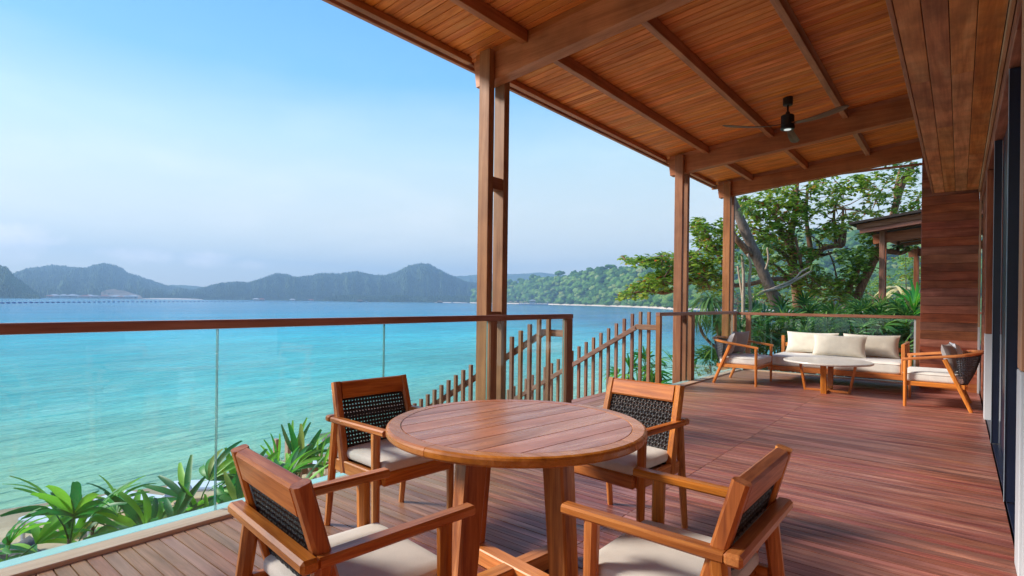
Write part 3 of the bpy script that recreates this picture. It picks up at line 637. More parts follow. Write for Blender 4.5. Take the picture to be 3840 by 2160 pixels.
# far houses, huts and floats
M_hw = plain('house_white', (.60, .58, .56), .8); M_hr = plain('roof_red', (.33, .10, .07), .8); M_hg = plain('roof_grey', (.32, .33, .35), .7); M_th = plain('thatch', (.42, .30, .18), .95); M_fl = plain('float_blue', (.004, .03, .20), .5); M_wd = plain('weathered_wood', (.20, .15, .12), .9)
def hut(name, label, cat, bd, dist, z, w, d, h, roof, wall, group=None, stilts=False, open_=False):
    th = thing(name, label, cat, (-math.sin(R(bd))*dist, math.cos(R(bd))*dist, z), R(bd), group)
    if open_ or stilts:
        for sx_ in (-1, 1):
            for sy_ in (-1, 1): MB().box(sx_*w*.42-.12, sx_*w*.42+.12, sy_*d*.4-.12, sy_*d*.4+.12, -1.5, h).build('post', M_wd, th)
    if not open_:
        MB().box(-w/2, w/2, -d/2, d/2, 0, h).build('wall', wall, th)
        for k in (-1, 0, 1): MB().box(k*w*.28-w*.07, k*w*.28+w*.07, -d/2-.06, -d/2-.01, h*.25, h*.75).build('window', M_navy, th)
    e = .18*w; r_ = MB(); z0 = h; z1 = h+.32*w*.6
    r_.add([(-w/2-e, -d/2-e, z0), (w/2+e, -d/2-e, z0), (w/2+e, d/2+e, z0), (-w/2-e, d/2+e, z0), (-w*.2, 0, z1), (w*.2, 0, z1)], [(0, 1, 5, 4), (1, 2, 5), (2, 3, 4, 5), (3, 0, 4), (3, 2, 1, 0)]); r_.build('roof', roof, th)
    return th
for k, (bd, lb) in enumerate(((39.3, 'thatched beach hut hard against the big column'), (38.75, 'second thatched beach hut from the big column'), (38.2, 'third thatched beach hut from the big column'), (37.7, 'thatched beach hut nearest the grey-roofed house'))):
    hut('beach_hut', lb, 'hut', bd, 1130, SEA+1.6, 7, 6, 2.6, M_th, M_wd, 'thatched huts over the far shore', stilts=True, open_=True)
hut('shore_house', 'grey-roofed house among palms on the far shore, behind the floating dock', 'house', 36.95, 1165, SEA+3, 14, 9, 4.5, M_hg, M_hw)
hut('boat_house', 'white boat house at the right end of the far shore hamlet', 'house', 35.15, 1090, SEA+2, 12, 8, 3.4, M_hw, M_hw)
th = thing('floating_dock', 'white and blue floating dock moored off the far beach', 'dock', (-math.sin(R(36.9))*900, math.cos(R(36.9))*900, SEA), R(36.9))
MB().box(-24, 24, -2.5, 2.5, .2, .9).build('deck_slab', M_hw, th)
for k in range(16):
    MB().box(-23+k*3.05, -21.9+k*3.05, -2.3, -2.0, .9, 3.4).build('rail_post', M_hw if k % 3 else M_fl, th)
    MB().tube([(-23+k*3.05, -2.9, .0), (-20.9+k*3.05, -2.9, .0)], .42, 8).build('float', M_fl, th)
MB().box(-24, 24, -2.75, -2.55, .55, 2.0).build('fascia', M_hw, th)
MB().box(-24, 24, -2.35, -2.15, 3.1, 3.5).build('rail', M_hw, th)
# village along the foot of the left hill
rr = random.Random(4)
for k in range(20):
    bd = 79.2-k*.29+rr.uniform(-.05, .05); w = rr.uniform(12, 20)
    pos = 'leftmost' if k == 0 else 'rightmost' if k == 19 else None
    hut('village_house', 'small pale house in the waterside row under the left hill' if not pos else f'{pos} small pale house in the waterside row under the left hill', 'house', bd, 1560+rr.uniform(0, 20), SEA+.8, w, 9, rr.uniform(3, 5.5), (M_hr, M_hw, M_hg, M_hw)[k % 4], M_hw, 'village houses under the left hill')
for bd, d_, lb, rf in ((64.1, 1250, 'white floating house beyond the line of blue floats', M_hw), (63.6, 1260, 'red-roofed floating house beside the white one', M_hr), (54.6, 1200, 'dark floating platform hut left of the white workboat', M_wd), (46.6, 1150, 'dark floating hut before the mangroves, left of the small white boat', M_wd), (60.9, 1400, 'small house on the middle hill shore, right of the red-roofed floating house', M_hw), (59.2, 1420, 'pale shed on the middle hill shore, left of the mangroves', M_hr)):
    hut('floating_house', lb, 'house', bd, d_, SEA+.3, 11, 7, 3, rf, M_hw if rf != M_wd else M_wd)
hut('hilltop_villa', 'tiny white villa on the slope above the mangroves, left of the big column', 'house', 42.2, 1720, 14, 16, 10, 6, M_hw, M_hw)
def boat(label, bd, dist, ln, m):
    th = thing('boat', label, 'boat', (-math.sin(R(bd))*dist, math.cos(R(bd))*dist, SEA), R(bd))
    h = MB(); secs = [(-ln/2, .55), (-ln*.2, .9), (ln*.2, .85), (ln*.5, .06)]
    V = []
    for x, w in secs: V += [(x, -w*ln*.13, 1.1+(.5 if x > ln*.4 else 0)), (x, 0, -.2), (x, w*ln*.13, 1.1+(.5 if x > ln*.4 else 0))]
    h.add(V, [(0, 3, 4, 1), (1, 4, 5, 2), (3, 6, 7, 4), (4, 7, 8, 5), (6, 9, 10, 7), (7, 10, 11, 8), (0, 1, 2), (0, 2, 5, 3), (3, 5, 8, 6), (6, 8, 11, 9)]); h.build('hull', m, th)
    MB().box(-ln*.3, ln*.12, -ln*.08, ln*.08, 1.1, 2.9).build('cabin', m, th)
boat('small white boat before the mangroves, near the big column', 45.3, 1150, 9, M_hw)
boat('white workboat moored before the left end of the mangroves', 53.9, 1210, 8, M_hw)
for k in range(3):
    tag(MB().box(-30, 30, -1.5, 1.5, 0, 1.2).build('fish_pen', M_hw), ('long pale fish pen by the left headland', 'second pale fish pen, right of the one by the left headland', 'short pale fish pen before the village')[k], 'fish pen').matrix_world = Matrix.Translation((-math.sin(R((81.9, 80.0, 78.9)[k]))*1350, math.cos(R((81.9, 80.0, 78.9)[k]))*1350, SEA)) @ Matrix.Rotation(R(80), 4, 'Z')
# line of blue floats
fm = MB().tube([(-.95, 0, .2), (.95, 0, .2)], [.55, .55], 8).mesh('float', M_fl)
nF = 74
for k in range(nF):
    u = k/(nF-1); bd = 82.6-24*u; d_ = float(np.interp(u, [0, .25, .5, 1], [440, 560, 720, 950]))
    o = rebuild('float', fm, label='blue barrel float in the long line across the bay' if 0 < k < nF-1 else ('leftmost blue barrel float of the line across the bay' if k == 0 else 'rightmost blue barrel float of the line across the bay'), cat='float', group='blue floats in a line across the bay')
    o.location = (-math.sin(R(bd))*d_, math.cos(R(bd))*d_, SEA); o.rotation_euler.z = R(bd+20+(k % 5)*6)
# haze over the whole bay
M_haze = bpy.data.materials.new('haze_air'); M_haze.use_nodes = True; t = M_haze.node_tree; t.nodes.remove(t.nodes['Principled BSDF'])
pv = nd(t, 'ShaderNodeVolumePrincipled', {'Color': (.42, .68, .97, 1), 'Density': .00042, 'Anisotropy': .1}); t.links.new(pv.outputs[0], t.nodes['Material Output'].inputs['Volume'])
MB().box(-4300, 1000, -1000, 3700, -60, 300).build('haze', M_haze, kind='stuff')
# ------------------------------------------------------------------ deck
DY0, PITCH = .921, .0684
deck = MB().box(-3.86, .3, -3.3, 12.46, -.30, -.031).build('deck', M_dark, kind='structure')
MB().box(-4.2, -3.86, 5.83, 8.33, -.30, -.031).build('landing_base', M_dark, deck)
XJ = -1.70
def board_mesh(name, x0, x1, m, w=.0618, t=.026):
    return MB().box(x0, x1, 0, w, -t, 0).mesh(name, m)
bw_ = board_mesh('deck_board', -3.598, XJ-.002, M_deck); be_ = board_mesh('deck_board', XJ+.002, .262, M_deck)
n_rows = int((12.30-DY0)/PITCH)
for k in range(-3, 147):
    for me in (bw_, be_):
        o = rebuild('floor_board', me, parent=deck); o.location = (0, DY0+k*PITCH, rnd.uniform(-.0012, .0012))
far = MB(); rest = MB()
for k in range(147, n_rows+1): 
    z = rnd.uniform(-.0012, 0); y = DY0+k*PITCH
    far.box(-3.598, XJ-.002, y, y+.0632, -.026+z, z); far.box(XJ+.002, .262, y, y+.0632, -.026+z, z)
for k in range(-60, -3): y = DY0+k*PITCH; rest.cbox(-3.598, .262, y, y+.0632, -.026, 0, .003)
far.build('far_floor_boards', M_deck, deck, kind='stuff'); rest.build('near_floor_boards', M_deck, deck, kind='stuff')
# landing boards at the head of the stairs (run along the opening)
lb = MB().cbox(0, .145, 5.84, 8.32, -.026, 0, .003).mesh('landing_board', wood('landing_board', RAILW, 1, rough=.5, var=.12, scale=.9))
for k in range(4): rebuild('landing_board', lb, parent=deck).location = (-3.72-.002-.149*(k+1)+.002, 0, 0)
# kerb strips round the deck
MB().cbox(-3.735, -3.602, -3.3, 12.24, -.03, .022, .004).build('kerb_strip', M_strip, deck)
MB().cbox(-3.602, -.56, 12.30, 12.42, -.03, .022, .004).build('kerb_strip', M_stripx, deck)
MB().cbox(-3.86, -3.739, -3.3, 5.80, -.03, .012, .004).build('sky_tinted_shoe', M_shoe, deck)
MB().cbox(-3.86, -3.739, 8.45, 12.46, -.03, .012, .004).build('sky_tinted_shoe', M_shoe, deck)
MB().cbox(-3.735, -.56, 12.424, 12.50, -.03, .012, .004).build('sky_tinted_shoe', M_shoe, deck)
MB().box(-3.84, .3, -3.3, 12.44, -.55, -.31).build('edge_beam', beamw(1), deck)

# ------------------------------------------------------------------ beach house: roof, columns, wall, soffit, doors
house = thing('beach_house', 'timber beach house whose slatted veranda roof, columns and plank walls frame the view', 'house', (0, 0, 0))
SL = .097; zc = lambda x: 4.16+SL*(x+3.9)                        # ceiling height over x
roof = MB(); x0, x1, y0, y1 = -4.44, 4.5, -3.35, 12.82
roof.add([(x0, y0, zc(x0)+.035), (x1, y0, zc(x1)+.035), (x1, y1, zc(x1)+.035), (x0, y1, zc(x0)+.035), (x0, y0, zc(x0)+.15), (x1, y0, zc(x1)+.15), (x1, y1, zc(x1)+.15), (x0, y1, zc(x0)+.15)],
         [(0, 3, 2, 1), (4, 5, 6, 7), (0, 1, 5, 4), (1, 2, 6, 5), (2, 3, 7, 6), (3, 0, 4, 7)])
ro = roof.build('roof', M_dark, house)
cb = MB().cbox(0, 4.05, 0, .0955, 0, .026, .003).mesh('ceiling_board', M_ceil)
for k in range(154):
    o = rebuild('ceiling_board', cb, parent=ro); o.location = (-4.37, -3.3+.0+k*.1055, zc(-4.37)+rnd.uniform(0, .0015)); o.rotation_euler = (0, -math.atan(SL), 0)
# beams between paired posts, rising with the roof
def sloped(y0, y1, xa, xb, zb, zt, taper=0):
    m = MB(); za = lambda x: SL*(x+3.9)
    m.add([(xa+taper, y0, zb+za(xa)), (xb, y0, zb+za(xb)), (xb, y1, zb+za(xb)), (xa+taper, y1, zb+za(xa)), (xa, y0, zt+za(xa)), (xb, y0, zt+za(xb)), (xb, y1, zt+za(xb)), (xa, y1, zt+za(xa))],
          [(0, 3, 2, 1), (4, 5, 6, 7), (0, 1, 5, 4), (1, 2, 6, 5), (2, 3, 7, 6), (3, 0, 4, 7)]); return m
COLS = [(-.90, 'a'), (4.37, 'b'), (9.64, 'c'), (12.30, 'd')]
for yc, _ in COLS:
    ya, yb = yc, yc+.255
    co_ = thing('column', None, None); co_.parent = house; 
    MB().cbox(-4.052, -3.902, ya, ya+.088, -.40, 4.10, .006).build('post', colw(2), co_)
    MB().cbox(-4.052, -3.902, yb, yb+.088, -.40, 4.10, .006).build('post', colw(2), co_)
    for z in (1.16, 2.62) if yc < 9 else (1.10,): MB().cbox(-4.035, -3.917, ya+.089, yb-.001, z, z+.13, .003).build('spacer_block', colw(1), co_)
    sloped(ya+.091, yb-.003, -4.22, -.36, 3.80, 4.085, taper=.04).build('roof_beam', beamw(0), house)
    sloped(ya+.108, yb-.02, -4.20, -.36, 4.087, 4.158).build('beam_packer', beamw(0), house)
# purlins run along the house between the beams
for x, dz in ((-3.54, .13), (-2.48, .13), (-1.42, .13)):
    for (ya, yb) in ((-3.3, -.81), (-.65, 4.46), (4.62, 9.73), (9.89, 12.39)):
        MB().cbox(x, x+.075, ya+.002, yb-.002, zc(x)-dz, zc(x)-.001, .004).build('purlin', beamw(1), house)
for (ya, yb) in ((-3.3, -.81), (-.65, 4.46), (4.62, 9.73), (9.89, 12.39)):
    MB().cbox(-4.32, -4.245, ya+.002, yb-.002, zc(-4.32)-.068, zc(-4.32)-.001, .004).build('purlin', beamw(1), house)
MB().cbox(-4.42, -4.375, -3.35, 12.82, 4.052, 4.22, .004).build('eave_board', beamw(1), house)
MB().cbox(-4.372, -4.325, -3.35, 12.82, 4.085, 4.12, .003).build('eave_trim', colw(1), house)
MB().cbox(-4.44, -.36, 12.66, 12.70, 4.03, 4.07, .003).build('eave_lath', beamw(0), house).rotation_euler = (0, 0, 0)
# soffit over the doors: wide planks along the house, with the joints where they fall
ZS = 3.342
sof = MB().box(-.352, .40, -3.3, 11.80, ZS+.03, 4.42).build('soffit', M_dark, house)
MB().cbox(-.383, -.354, -3.3, 11.80, ZS-.002, ZS+.16, .003).build('edge_board', beamw(1), sof)
rows = [(-.350, -.214, (5.92, 10.10)), (-.210, -.075, (2.4, 7.54)), (-.071, .072, (5.87, 10.0)), (.076, .222, (3.3, 9.085))]
for xa, xb, js in rows:
    ys = [-3.3]+list(js)+[11.798]
    for a, b_ in zip(ys, ys[1:]): MB().cbox(xa, xb, a+.0015, b_-.0015, ZS, ZS+.024, .003).build('soffit_plank', M_soff, sof)
# lintel, trim and everything along the wall plane
house_body = MB().box(.42, 4.4, -3.3, 12.7, -.3, 3.33).build('wall', M_dark, house)
MB().cbox(.226, .252, -3.3, 11.79, 3.285, 3.341, .003).build('lintel_trim', M_jamby, house)
for k in range(2):
    for (a, b_) in ((-3.3, 4.6), (4.603, 8.2), (8.203, 11.79)): MB().cbox(.256, .40, a, b_, 3.124+k*.108, 3.124+k*.108+.105, .003).build('lintel_plank', M_wally, house_body)
# back wall of wide planks
bw = MB().box(-.50, .232, 11.83, 12.8, -.3, 4.35).build('end_wall', M_dark, house)
z = 0.0; hs = [.142, .150, .138, .150, .142, .128, .150]; k = 0
while z < 4.3:
    h = hs[k % 7]; MB().cbox(-.522, .236, 11.80, 11.828, z+.002, min(z+h, 4.36), .003).build('wall_plank', M_wall, bw)
    MB().cbox(-.526, -.502, 11.829, 12.8, z+.002, min(z+h, 4.36), .003).build('wall_plank', M_wally, bw); z += h; k += 1
MB().cbox(.238, .264, 11.775, 11.828, 1.085, 3.34, .003).build('corner_trim', M_jamb, house)
MB().cbox(.236, .266, 11.77, 11.828, 0, 1.083, .003).build('trim_plinth', M_white, house)
rw = MB().box(.305, .41, 9.30, 11.8, 0, 3.12).build('return_wall', M_dark, house)
z = 0; k = 0
while z < 3.05:
    h = hs[(k+2) % 7]; MB().cbox(.280, .304, 9.30, 11.77, z+.002, min(z+h, 3.12), .003).build('wall_plank', M_wally, rw); z += h; k += 1
def pillar(x0, x1, y0, y1, zp, jamb=None):
    p = thing('pillar', None, None); p.parent = house
    MB().cbox(x0, x1, y0, y1, 0, zp, .004).build('plinth', M_white, p)
    MB().cbox(x0+.002, x1, y0+.002, y1-.002, zp+.002, 3.12, .004).build('post', wood('wall_plank', WALL, 2, rough=.42, var=.1, scale=.8, blotch=.3), p)
    return p
pillar(.25, .41, 9.075, 9.298, 1.073)
p = pillar(.262, .41, 2.2, 3.88, 1.068)
MB().cbox(.25, .41, 3.884, 4.10, 1.072, 3.12, .004).build('light_jamb', M_jamb, p)
MB().cbox(.248, .41, 3.884, 4.102, 0, 1.068, .004).build('plinth', M_white, p)
# folding doors: navy leaves parked in the opening, pale metal edges
d = thing('folding_door', None, None); d.parent = house
for (x0, x1, ya, yb, z0) in ((.264, .324, 7.50, 7.556, .012), (.262, .40, 5.30, 5.356, .012)):
    MB().cbox(x0, x1, ya, yb, z0, 3.118, .003).build('door_leaf', M_navy, d)
MB().cbox(.325, .328, 7.49, 7.50, .02, 3.11, .001).build('metal_edge', M_steel, d)
MB().cbox(.262, .2655, 7.492, 7.499, .012, 3.118, .001).build('metal_edge', M_steel, d)
MB().cbox(.332, .40, 5.36, 7.46, .02, 3.11, .003).build('door_leaf', M_navy, d)
MB().cbox(.258, .2618, 5.292, 5.299, .012, 3.118, .001).build('metal_edge', M_steel, d)
MB().cbox(.275, .41, 4.104, 9.07, -.02, .004, .002).build('door_track', M_navy, d)
MB().box(.405, .42, 4.1, 9.075, .0, 3.12).build('dark_glass', M_navy, d)
MB().box(.26, .42, -3.3, 2.2, 0, 3.12).build('near_wall', M_wally, house)
MB().box(.30, .42, 11.8, 12.7, 0, 3.3).build('corner_wall', M_dark, house)

# ------------------------------------------------------------------ railings
def rail_thing(label): return thing('glass_railing', label, 'railing', (0, 0, 0), 0, 'glass railings round the deck')
XR0, XR1 = -3.80, -3.722
def glass_pane(parent, y0, y1, z0=.013, z1=1.197, x=-3.765):
    MB().box(x-.006, x+.006, y0, y1, z0, z1).build('glass_panel', M_glass, parent)
    for y in (y0, y1): 
        s_ = 1 if y == y0 else -1
        MB().box(x-.006, x+.006, y-s_*.003, y-s_*.0005, z0, z1).build('glass_edge', M_gedge, parent)
g = rail_thing('long glass railing with a timber handrail, running from the left edge to the stair opening')
MB().cbox(XR0, XR1, -3.3, 5.79, 1.200, 1.258, .006).build('handrail', railw(1), g)
for a, b_ in ((-3.3, -1.25), (-1.238, .22), (.232, 1.571), (1.583, 2.915), (2.927, 4.228), (4.36, 5.64)): glass_pane(g, a, b_)
MB().cbox(XR0+.004, XR1-.004, 5.655, 5.785, -.35, 1.199, .005).build('end_post', colw(2), g)
MB().cbox(XR0+.004, XR1-.004, 4.245, 4.345, .013, 1.199, .005).build('post', colw(2), g)
g = rail_thing('short glass railing beyond the stairs, from the stair opening to the far corner')
MB().cbox(XR0, XR1, 8.345, 12.40, 1.200, 1.258, .006).build('handrail', railw(1), g)
MB().cbox(XR0+.002, XR1-.002, 8.35, 8.43, -.35, 1.199, .005).build('end_post', colw(2), g)
MB().cbox(XR0+.004, XR1-.004, 9.70, 9.86, .023, 1.199, .005).build('post', colw(2), g)
MB().cbox(XR0+.004, XR1-.004, 12.12, 12.28, .023, 1.199, .005).build('post', colw(2), g)
glass_pane(g, 9.878, 10.86); glass_pane(g, 10.872, 12.09)
g = rail_thing('glass railing across the end of the deck, behind the sofa')
MB().cbox(-3.72, -.53, 12.33, 12.408, 1.180, 1.238, .006).build('handrail', railw(0), g)
MB().cbox(-3.56, -3.46, 12.335, 12.40, .023, 1.179, .005).build('post', beamw(2), g)
MB().cbox(-.605, -.535, 12.335, 12.40, .023, 1.179, .005).build('end_post', colw(2), g)
for a, b_ in ((-3.44, -2.064), (-2.052, -.64)):
    MB().box(a, b_, 12.362, 12.374, .013, 1.177).build('glass_panel', M_glass, g)
    MB().box(b_+.0005, b_+.003, 12.362, 12.374, .013, 1.177).build('glass_edge', M_gedge, g)
MB().box(-.637, -.61, 12.36, 12.378, .013, 1.177).build('glass_edge', M_white, g)  # white strip painted in for the reflection along the glass edge

# stairs going down to the beach with picketed rails on both sides
SX0, RISE = -4.20, .587
st = thing('staircase', 'timber stairs going down from the deck to the beach between picket rails', 'stairs', (0, 0, 0))
tr = MB().cbox(-.29, 0, 5.86, 8.30, -.035, 0, .004).mesh('tread', wood('landing_board', RAILW, 1, rough=.5, var=.12, scale=.9)); rz = MB().box(-.01, .0, 5.86, 8.30, -.168, -.037).mesh('riser', beamw(1))
for k in range(17):
    o = rebuild('tread', tr, parent=st); o.location = (SX0-k*.285, 0, -.17*(k+1)); o2 = rebuild('riser', rz, parent=st); o2.location = (SX0-k*.285, 0, -.17*k-.0)
for y in (5.80, 8.315): MB().bar((SX0+.05, y, -.15), (SX0-17*.285, y, -.15-17*.17), .04, .26).build('stringer', pickw(0), st)
def stair_rail(label, y, hz, tops_x, flat_z):
    s = thing('stair_railing', label, 'railing', (0, 0, 0), 0, 'picket rails of the beach stairs')
    xb = -4.17
    MB().bar((-3.80, y, hz-.035), (xb, y, hz-.035), .055, .085).build('handrail', pickw(0), s)
    MB().bar((xb+.012, y, hz-.04), (xb-5.2, y, hz-.04-5.2*RISE), .055, .075).build('handrail', pickw(0), s)
    yo = y-.052 if y < 7 else y+.052
    for k in range(34):
        x = tops_x-k*.149; zt = flat_z if x > xb-.03 else flat_z+(x-(xb-.03))*RISE
        zb = -.28 if x > SX0 else -.40+(x-SX0)*.5965
        MB().cbox(x-.024, x+.024, yo-.024, yo+.024, zb, zt, .003).build('picket', pickw(2), s)
    return s
stair_rail('near picket rail of the beach stairs, partly behind the big double column', 5.76, 1.045, -4.04, 1.19)
stair_rail('far picket rail of the beach stairs, ending at the post of the far glass railing', 8.40, 1.045, -3.965, 1.262)
# low fence at the foot, seen past the left dining chair
s = thing('low_fence', 'short low picket fence on the sand below the deck, left of the stairs', 'fence', (0, 0, 0))
for k in range(7): MB().cbox(-6.9-k*.02, -6.82-k*.02, 3.6+k*.17, 3.65+k*.17, -2.6, -.42-k*.06, .004).build('picket', wood('sunlit_picket', ((.38, .24, .18), (.48, .32, .25), (.56, .40, .32)), 2, rough=.6, var=.08), s)
MB().cbox(-6.98, -6.93, 3.5, 4.8, -1.0, -.92, .004).build('rail', pickw(1), s)

# neighbouring pavilion behind the tree, turned a little
darkw = lambda ax: wood('dark_timber', ((.16, .050, .022), (.26, .090, .042), (.35, .14, .070)), ax, rough=.6, var=.1)
pv_ = thing('pavilion', 'dark timber pavilion with a low sloping roof, beyond the plants by the end wall', 'pavilion', (-1.92, 20.4, 0), R(-5))
def pb(n, *a, m=None, c=.006): return MB().cbox(*a, c).build(n, m or darkw(2), pv_)
for y in (0, 6.2):
    c = MB().cbox(-.03, .11, y, y+.10, -1.2, 3.75, .006).build('post', darkw(2), pv_); MB().cbox(-.03, .11, y+.25, y+.35, -1.2, 3.75, .006).build('post', darkw(2), pv_)
    MB().bar((-.22, y+.175, 3.50), (4.6, y+.175, 3.98), .14, .30).build('beam', darkw(0), pv_)
MB().bar((-.55, -.4, 3.86), (4.6, -.4, 4.45), .05, .17).build('fascia', darkw(0), pv_); MB().bar((-.48, -.36, 3.72), (4.6, -.36, 4.30), .05, .13).build('fascia', darkw(0), pv_)
rfm = MB(); rfm.add([(-.72, -.62, 3.93), (4.6, -.62, 4.54), (4.6, 8, 4.54), (-.72, 8, 3.93), (-.72, -.62, 4.0), (4.6, -.62, 4.61), (4.6, 8, 4.61), (-.72, 8, 4.0)], [(0, 3, 2, 1), (4, 5, 6, 7), (0, 1, 5, 4), (1, 2, 6, 5), (2, 3, 7, 6), (3, 0, 4, 7)]); rfm.build('roof', M_dark, pv_)
for k in range(5): MB().bar((-.5, .9+k*1.3, 3.83), (4.5, .9+k*1.3, 4.40), .06, .10).build('rafter', darkw(0), pv_)
MB().bar((-.40, -.3, 3.80), (-.40, 7.5, 3.80), .08, .09).build('purlin', darkw(1), pv_)
MB().cbox(-.1, .0, .4, 7, 1.22, 1.28, .004).build('handrail', darkw(1), pv_); MB().cbox(.1, 3.2, -.12, -.05, 1.22, 1.28, .004).build('handrail', darkw(0), pv_)
MB().box(-.2, 4.5, -.2, 7.4, -.3, 0).build('deck', darkw(0), pv_)
# ------------------------------------------------------------------ furniture
def piping(parent, w, d, z, r, m, rad=.0045):
    pts = []; 
    for (cx, cy, a0) in ((w/2-r, d/2-r, 0), (-w/2+r, d/2-r, 90), (-w/2+r, -d/2+r, 180), (w/2-r, -d/2+r, 270)):
        for k in range(6): a = R(a0+18*k); pts.append((cx+r*math.cos(a), cy+r*math.sin(a), z))
    MB().tube(pts+pts[:1], rad, 5, cap=False).build('piping', m, parent, True)
# round dining table: ring, inset boards, four leaning legs on a crossed base
TX, TY = -1.715, 2.155
tb = thing('round_dining_table', 'round teak dining table with inset boards, between the four cane-backed chairs', 'table', (TX, TY, 0), R(-8))
RO, RI, TZ = .638, .566, .80
for k in range(4):
    a0, a1 = math.pi/2*k+.18+.0022, math.pi/2*(k+1)+.18-.0022; n = 22; m = MB(); prof = [(RI+.002, -.044), (RI+.002, -.002), (RI+.005, 0), (RO-.014, 0), (RO-.004, -.005), (RO, -.014), (RO, -.034), (RO-.006, -.042), (RO-.014, -.046)]
    V = []; F = []; q = len(prof)
    for i in range(n+1):
        a = a0+(a1-a0)*i/n
        for r_, z in prof: V.append((r_*math.cos(a), r_*math.sin(a), TZ+z))
    for i in range(n):
        for j in range(q): F.append((i*q+j, (i+1)*q+j, (i+1)*q+(j+1) % q, i*q+(j+1) % q))
    F += [tuple(range(q)), tuple(range(n*q, n*q+q))[::-1]]; m.add(V, F); m.fixn = True
    m.build('rim_segment', wood('table_rim', ((.30, .090, .030), (.46, .150, .055), (.60, .23, .10)), 0, rough=.27, var=.10, scale=.8, bump=.05, spec=.5, blotch=.2), tb)
M_tb = wood('table_board', ((.31, .108, .050), (.46, .170, .080), (.58, .25, .125)), 1, rough=.28, var=.045, scale=.9, bump=.05, spec=.55, blotch=.25, coat=.0, hvar=.006, satv=.04)
nb_ = 8; wB = 2*RI/nb_
for k in range(nb_):
    xa, xb = -RI+k*wB+.0030, -RI+(k+1)*wB-.0030; top = []; bot = []
    for i in range(9):
        x = xa+(xb-xa)*i/8; x = max(-RI+.001, min(RI-.001, x)); y = math.sqrt(max(0, (RI-.001)**2-x*x)); top.append((x, y)); bot.append((x, -y))
    poly = bot+top[::-1]; MB().prism(poly, TZ-.026, TZ-.001).build('table_board', M_tb, tb)
MB().prism([(.55*math.cos(a*.13), .55*math.sin(a*.13)) for a in range(48)], TZ-.034, TZ-.027).build('under_board', M_dark, tb)
for k in range(4):
    a = math.pi/2*k; c, s = math.cos(a), math.sin(a)
    m = MB(); m.bar((.335*c, .335*s, .055), (.275*c, .275*s, TZ-.035), .088, .115, up=(c, s, .08), c=.010, w2=.098, t2=.130); m.build('leg', teak(2), tb)
for k in range(2):
    a = math.pi/2*k; c, s = math.cos(a), math.sin(a)
    MB().bar((-.35*c, -.35*s, .055-.004*k), (.35*c, .35*s, .055-.004*k), .085, .085, c=.006).build('cross_foot', teakl(k), tb)

# dining chairs
def woven(name, W_, H_, nx, ny, fn, m, th=.010, hole=.30):
    """perforated weave: a grid of cells each with an eight-sided hole, and raised strands between"""
    V = []; F = []; ps = 8
    for i in range(nx):
        for j in range(ny):
            b = len(V); cx, cy = (i+.5), (j+.5)
            offs = (j % 2)*0
            ring = [(cx+hole*math.cos(math.pi/8+math.pi/4*k), cy+hole*math.sin(math.pi/8+math.pi/4*k)) for k in range(8)]
            out_ = [(cx+.5, cy+.0+.5*math.tan(math.pi/8)), (cx+.5*math.tan(math.pi/8), cy+.5), (cx-.5*math.tan(math.pi/8), cy+.5), (cx-.5, cy+.5*math.tan(math.pi/8)), (cx-.5, cy-.5*math.tan(math.pi/8)), (cx-.5*math.tan(math.pi/8), cy-.5), (cx+.5*math.tan(math.pi/8), cy-.5), (cx+.5, cy-.5*math.tan(math.pi/8))]
            cor = [(cx+.5, cy+.5), (cx-.5, cy+.5), (cx-.5, cy-.5), (cx+.5, cy-.5)]
            for side in (1, -1):
                for (x, y) in ring: V.append(fn(x/nx, y/ny, side*th*.30))
                for (x, y) in out_: V.append(fn(x/nx, y/ny, side*th*.62))
                for q, (x, y) in enumerate(cor): V.append(fn(x/nx, y/ny, side*th*(.95 if (i+j+q) % 2 else .5)))
            for s_, o in ((0, 0), (1, 20)):
                for k in range(8):
                    q = (b+o+k, b+o+8+k, b+o+8+(k+1) % 8, b+o+(k+1) % 8)
                    F.append(q if s_ == 0 else q[::-1])
                for q, (k0, k1) in enumerate(((0, 1), (2, 3), (4, 5), (6, 7))):
                    tq = (b+o+8+k0, b+o+16+q, b+o+8+k1); F.append(tq if s_ == 0 else tq[::-1])
            for k in range(8): F.append((b+k, b+(k+1) % 8, b+20+(k+1) % 8, b+20+k))
    mm = MB(); mm.add(V, F); return mm.mesh(name, m, smooth=False)
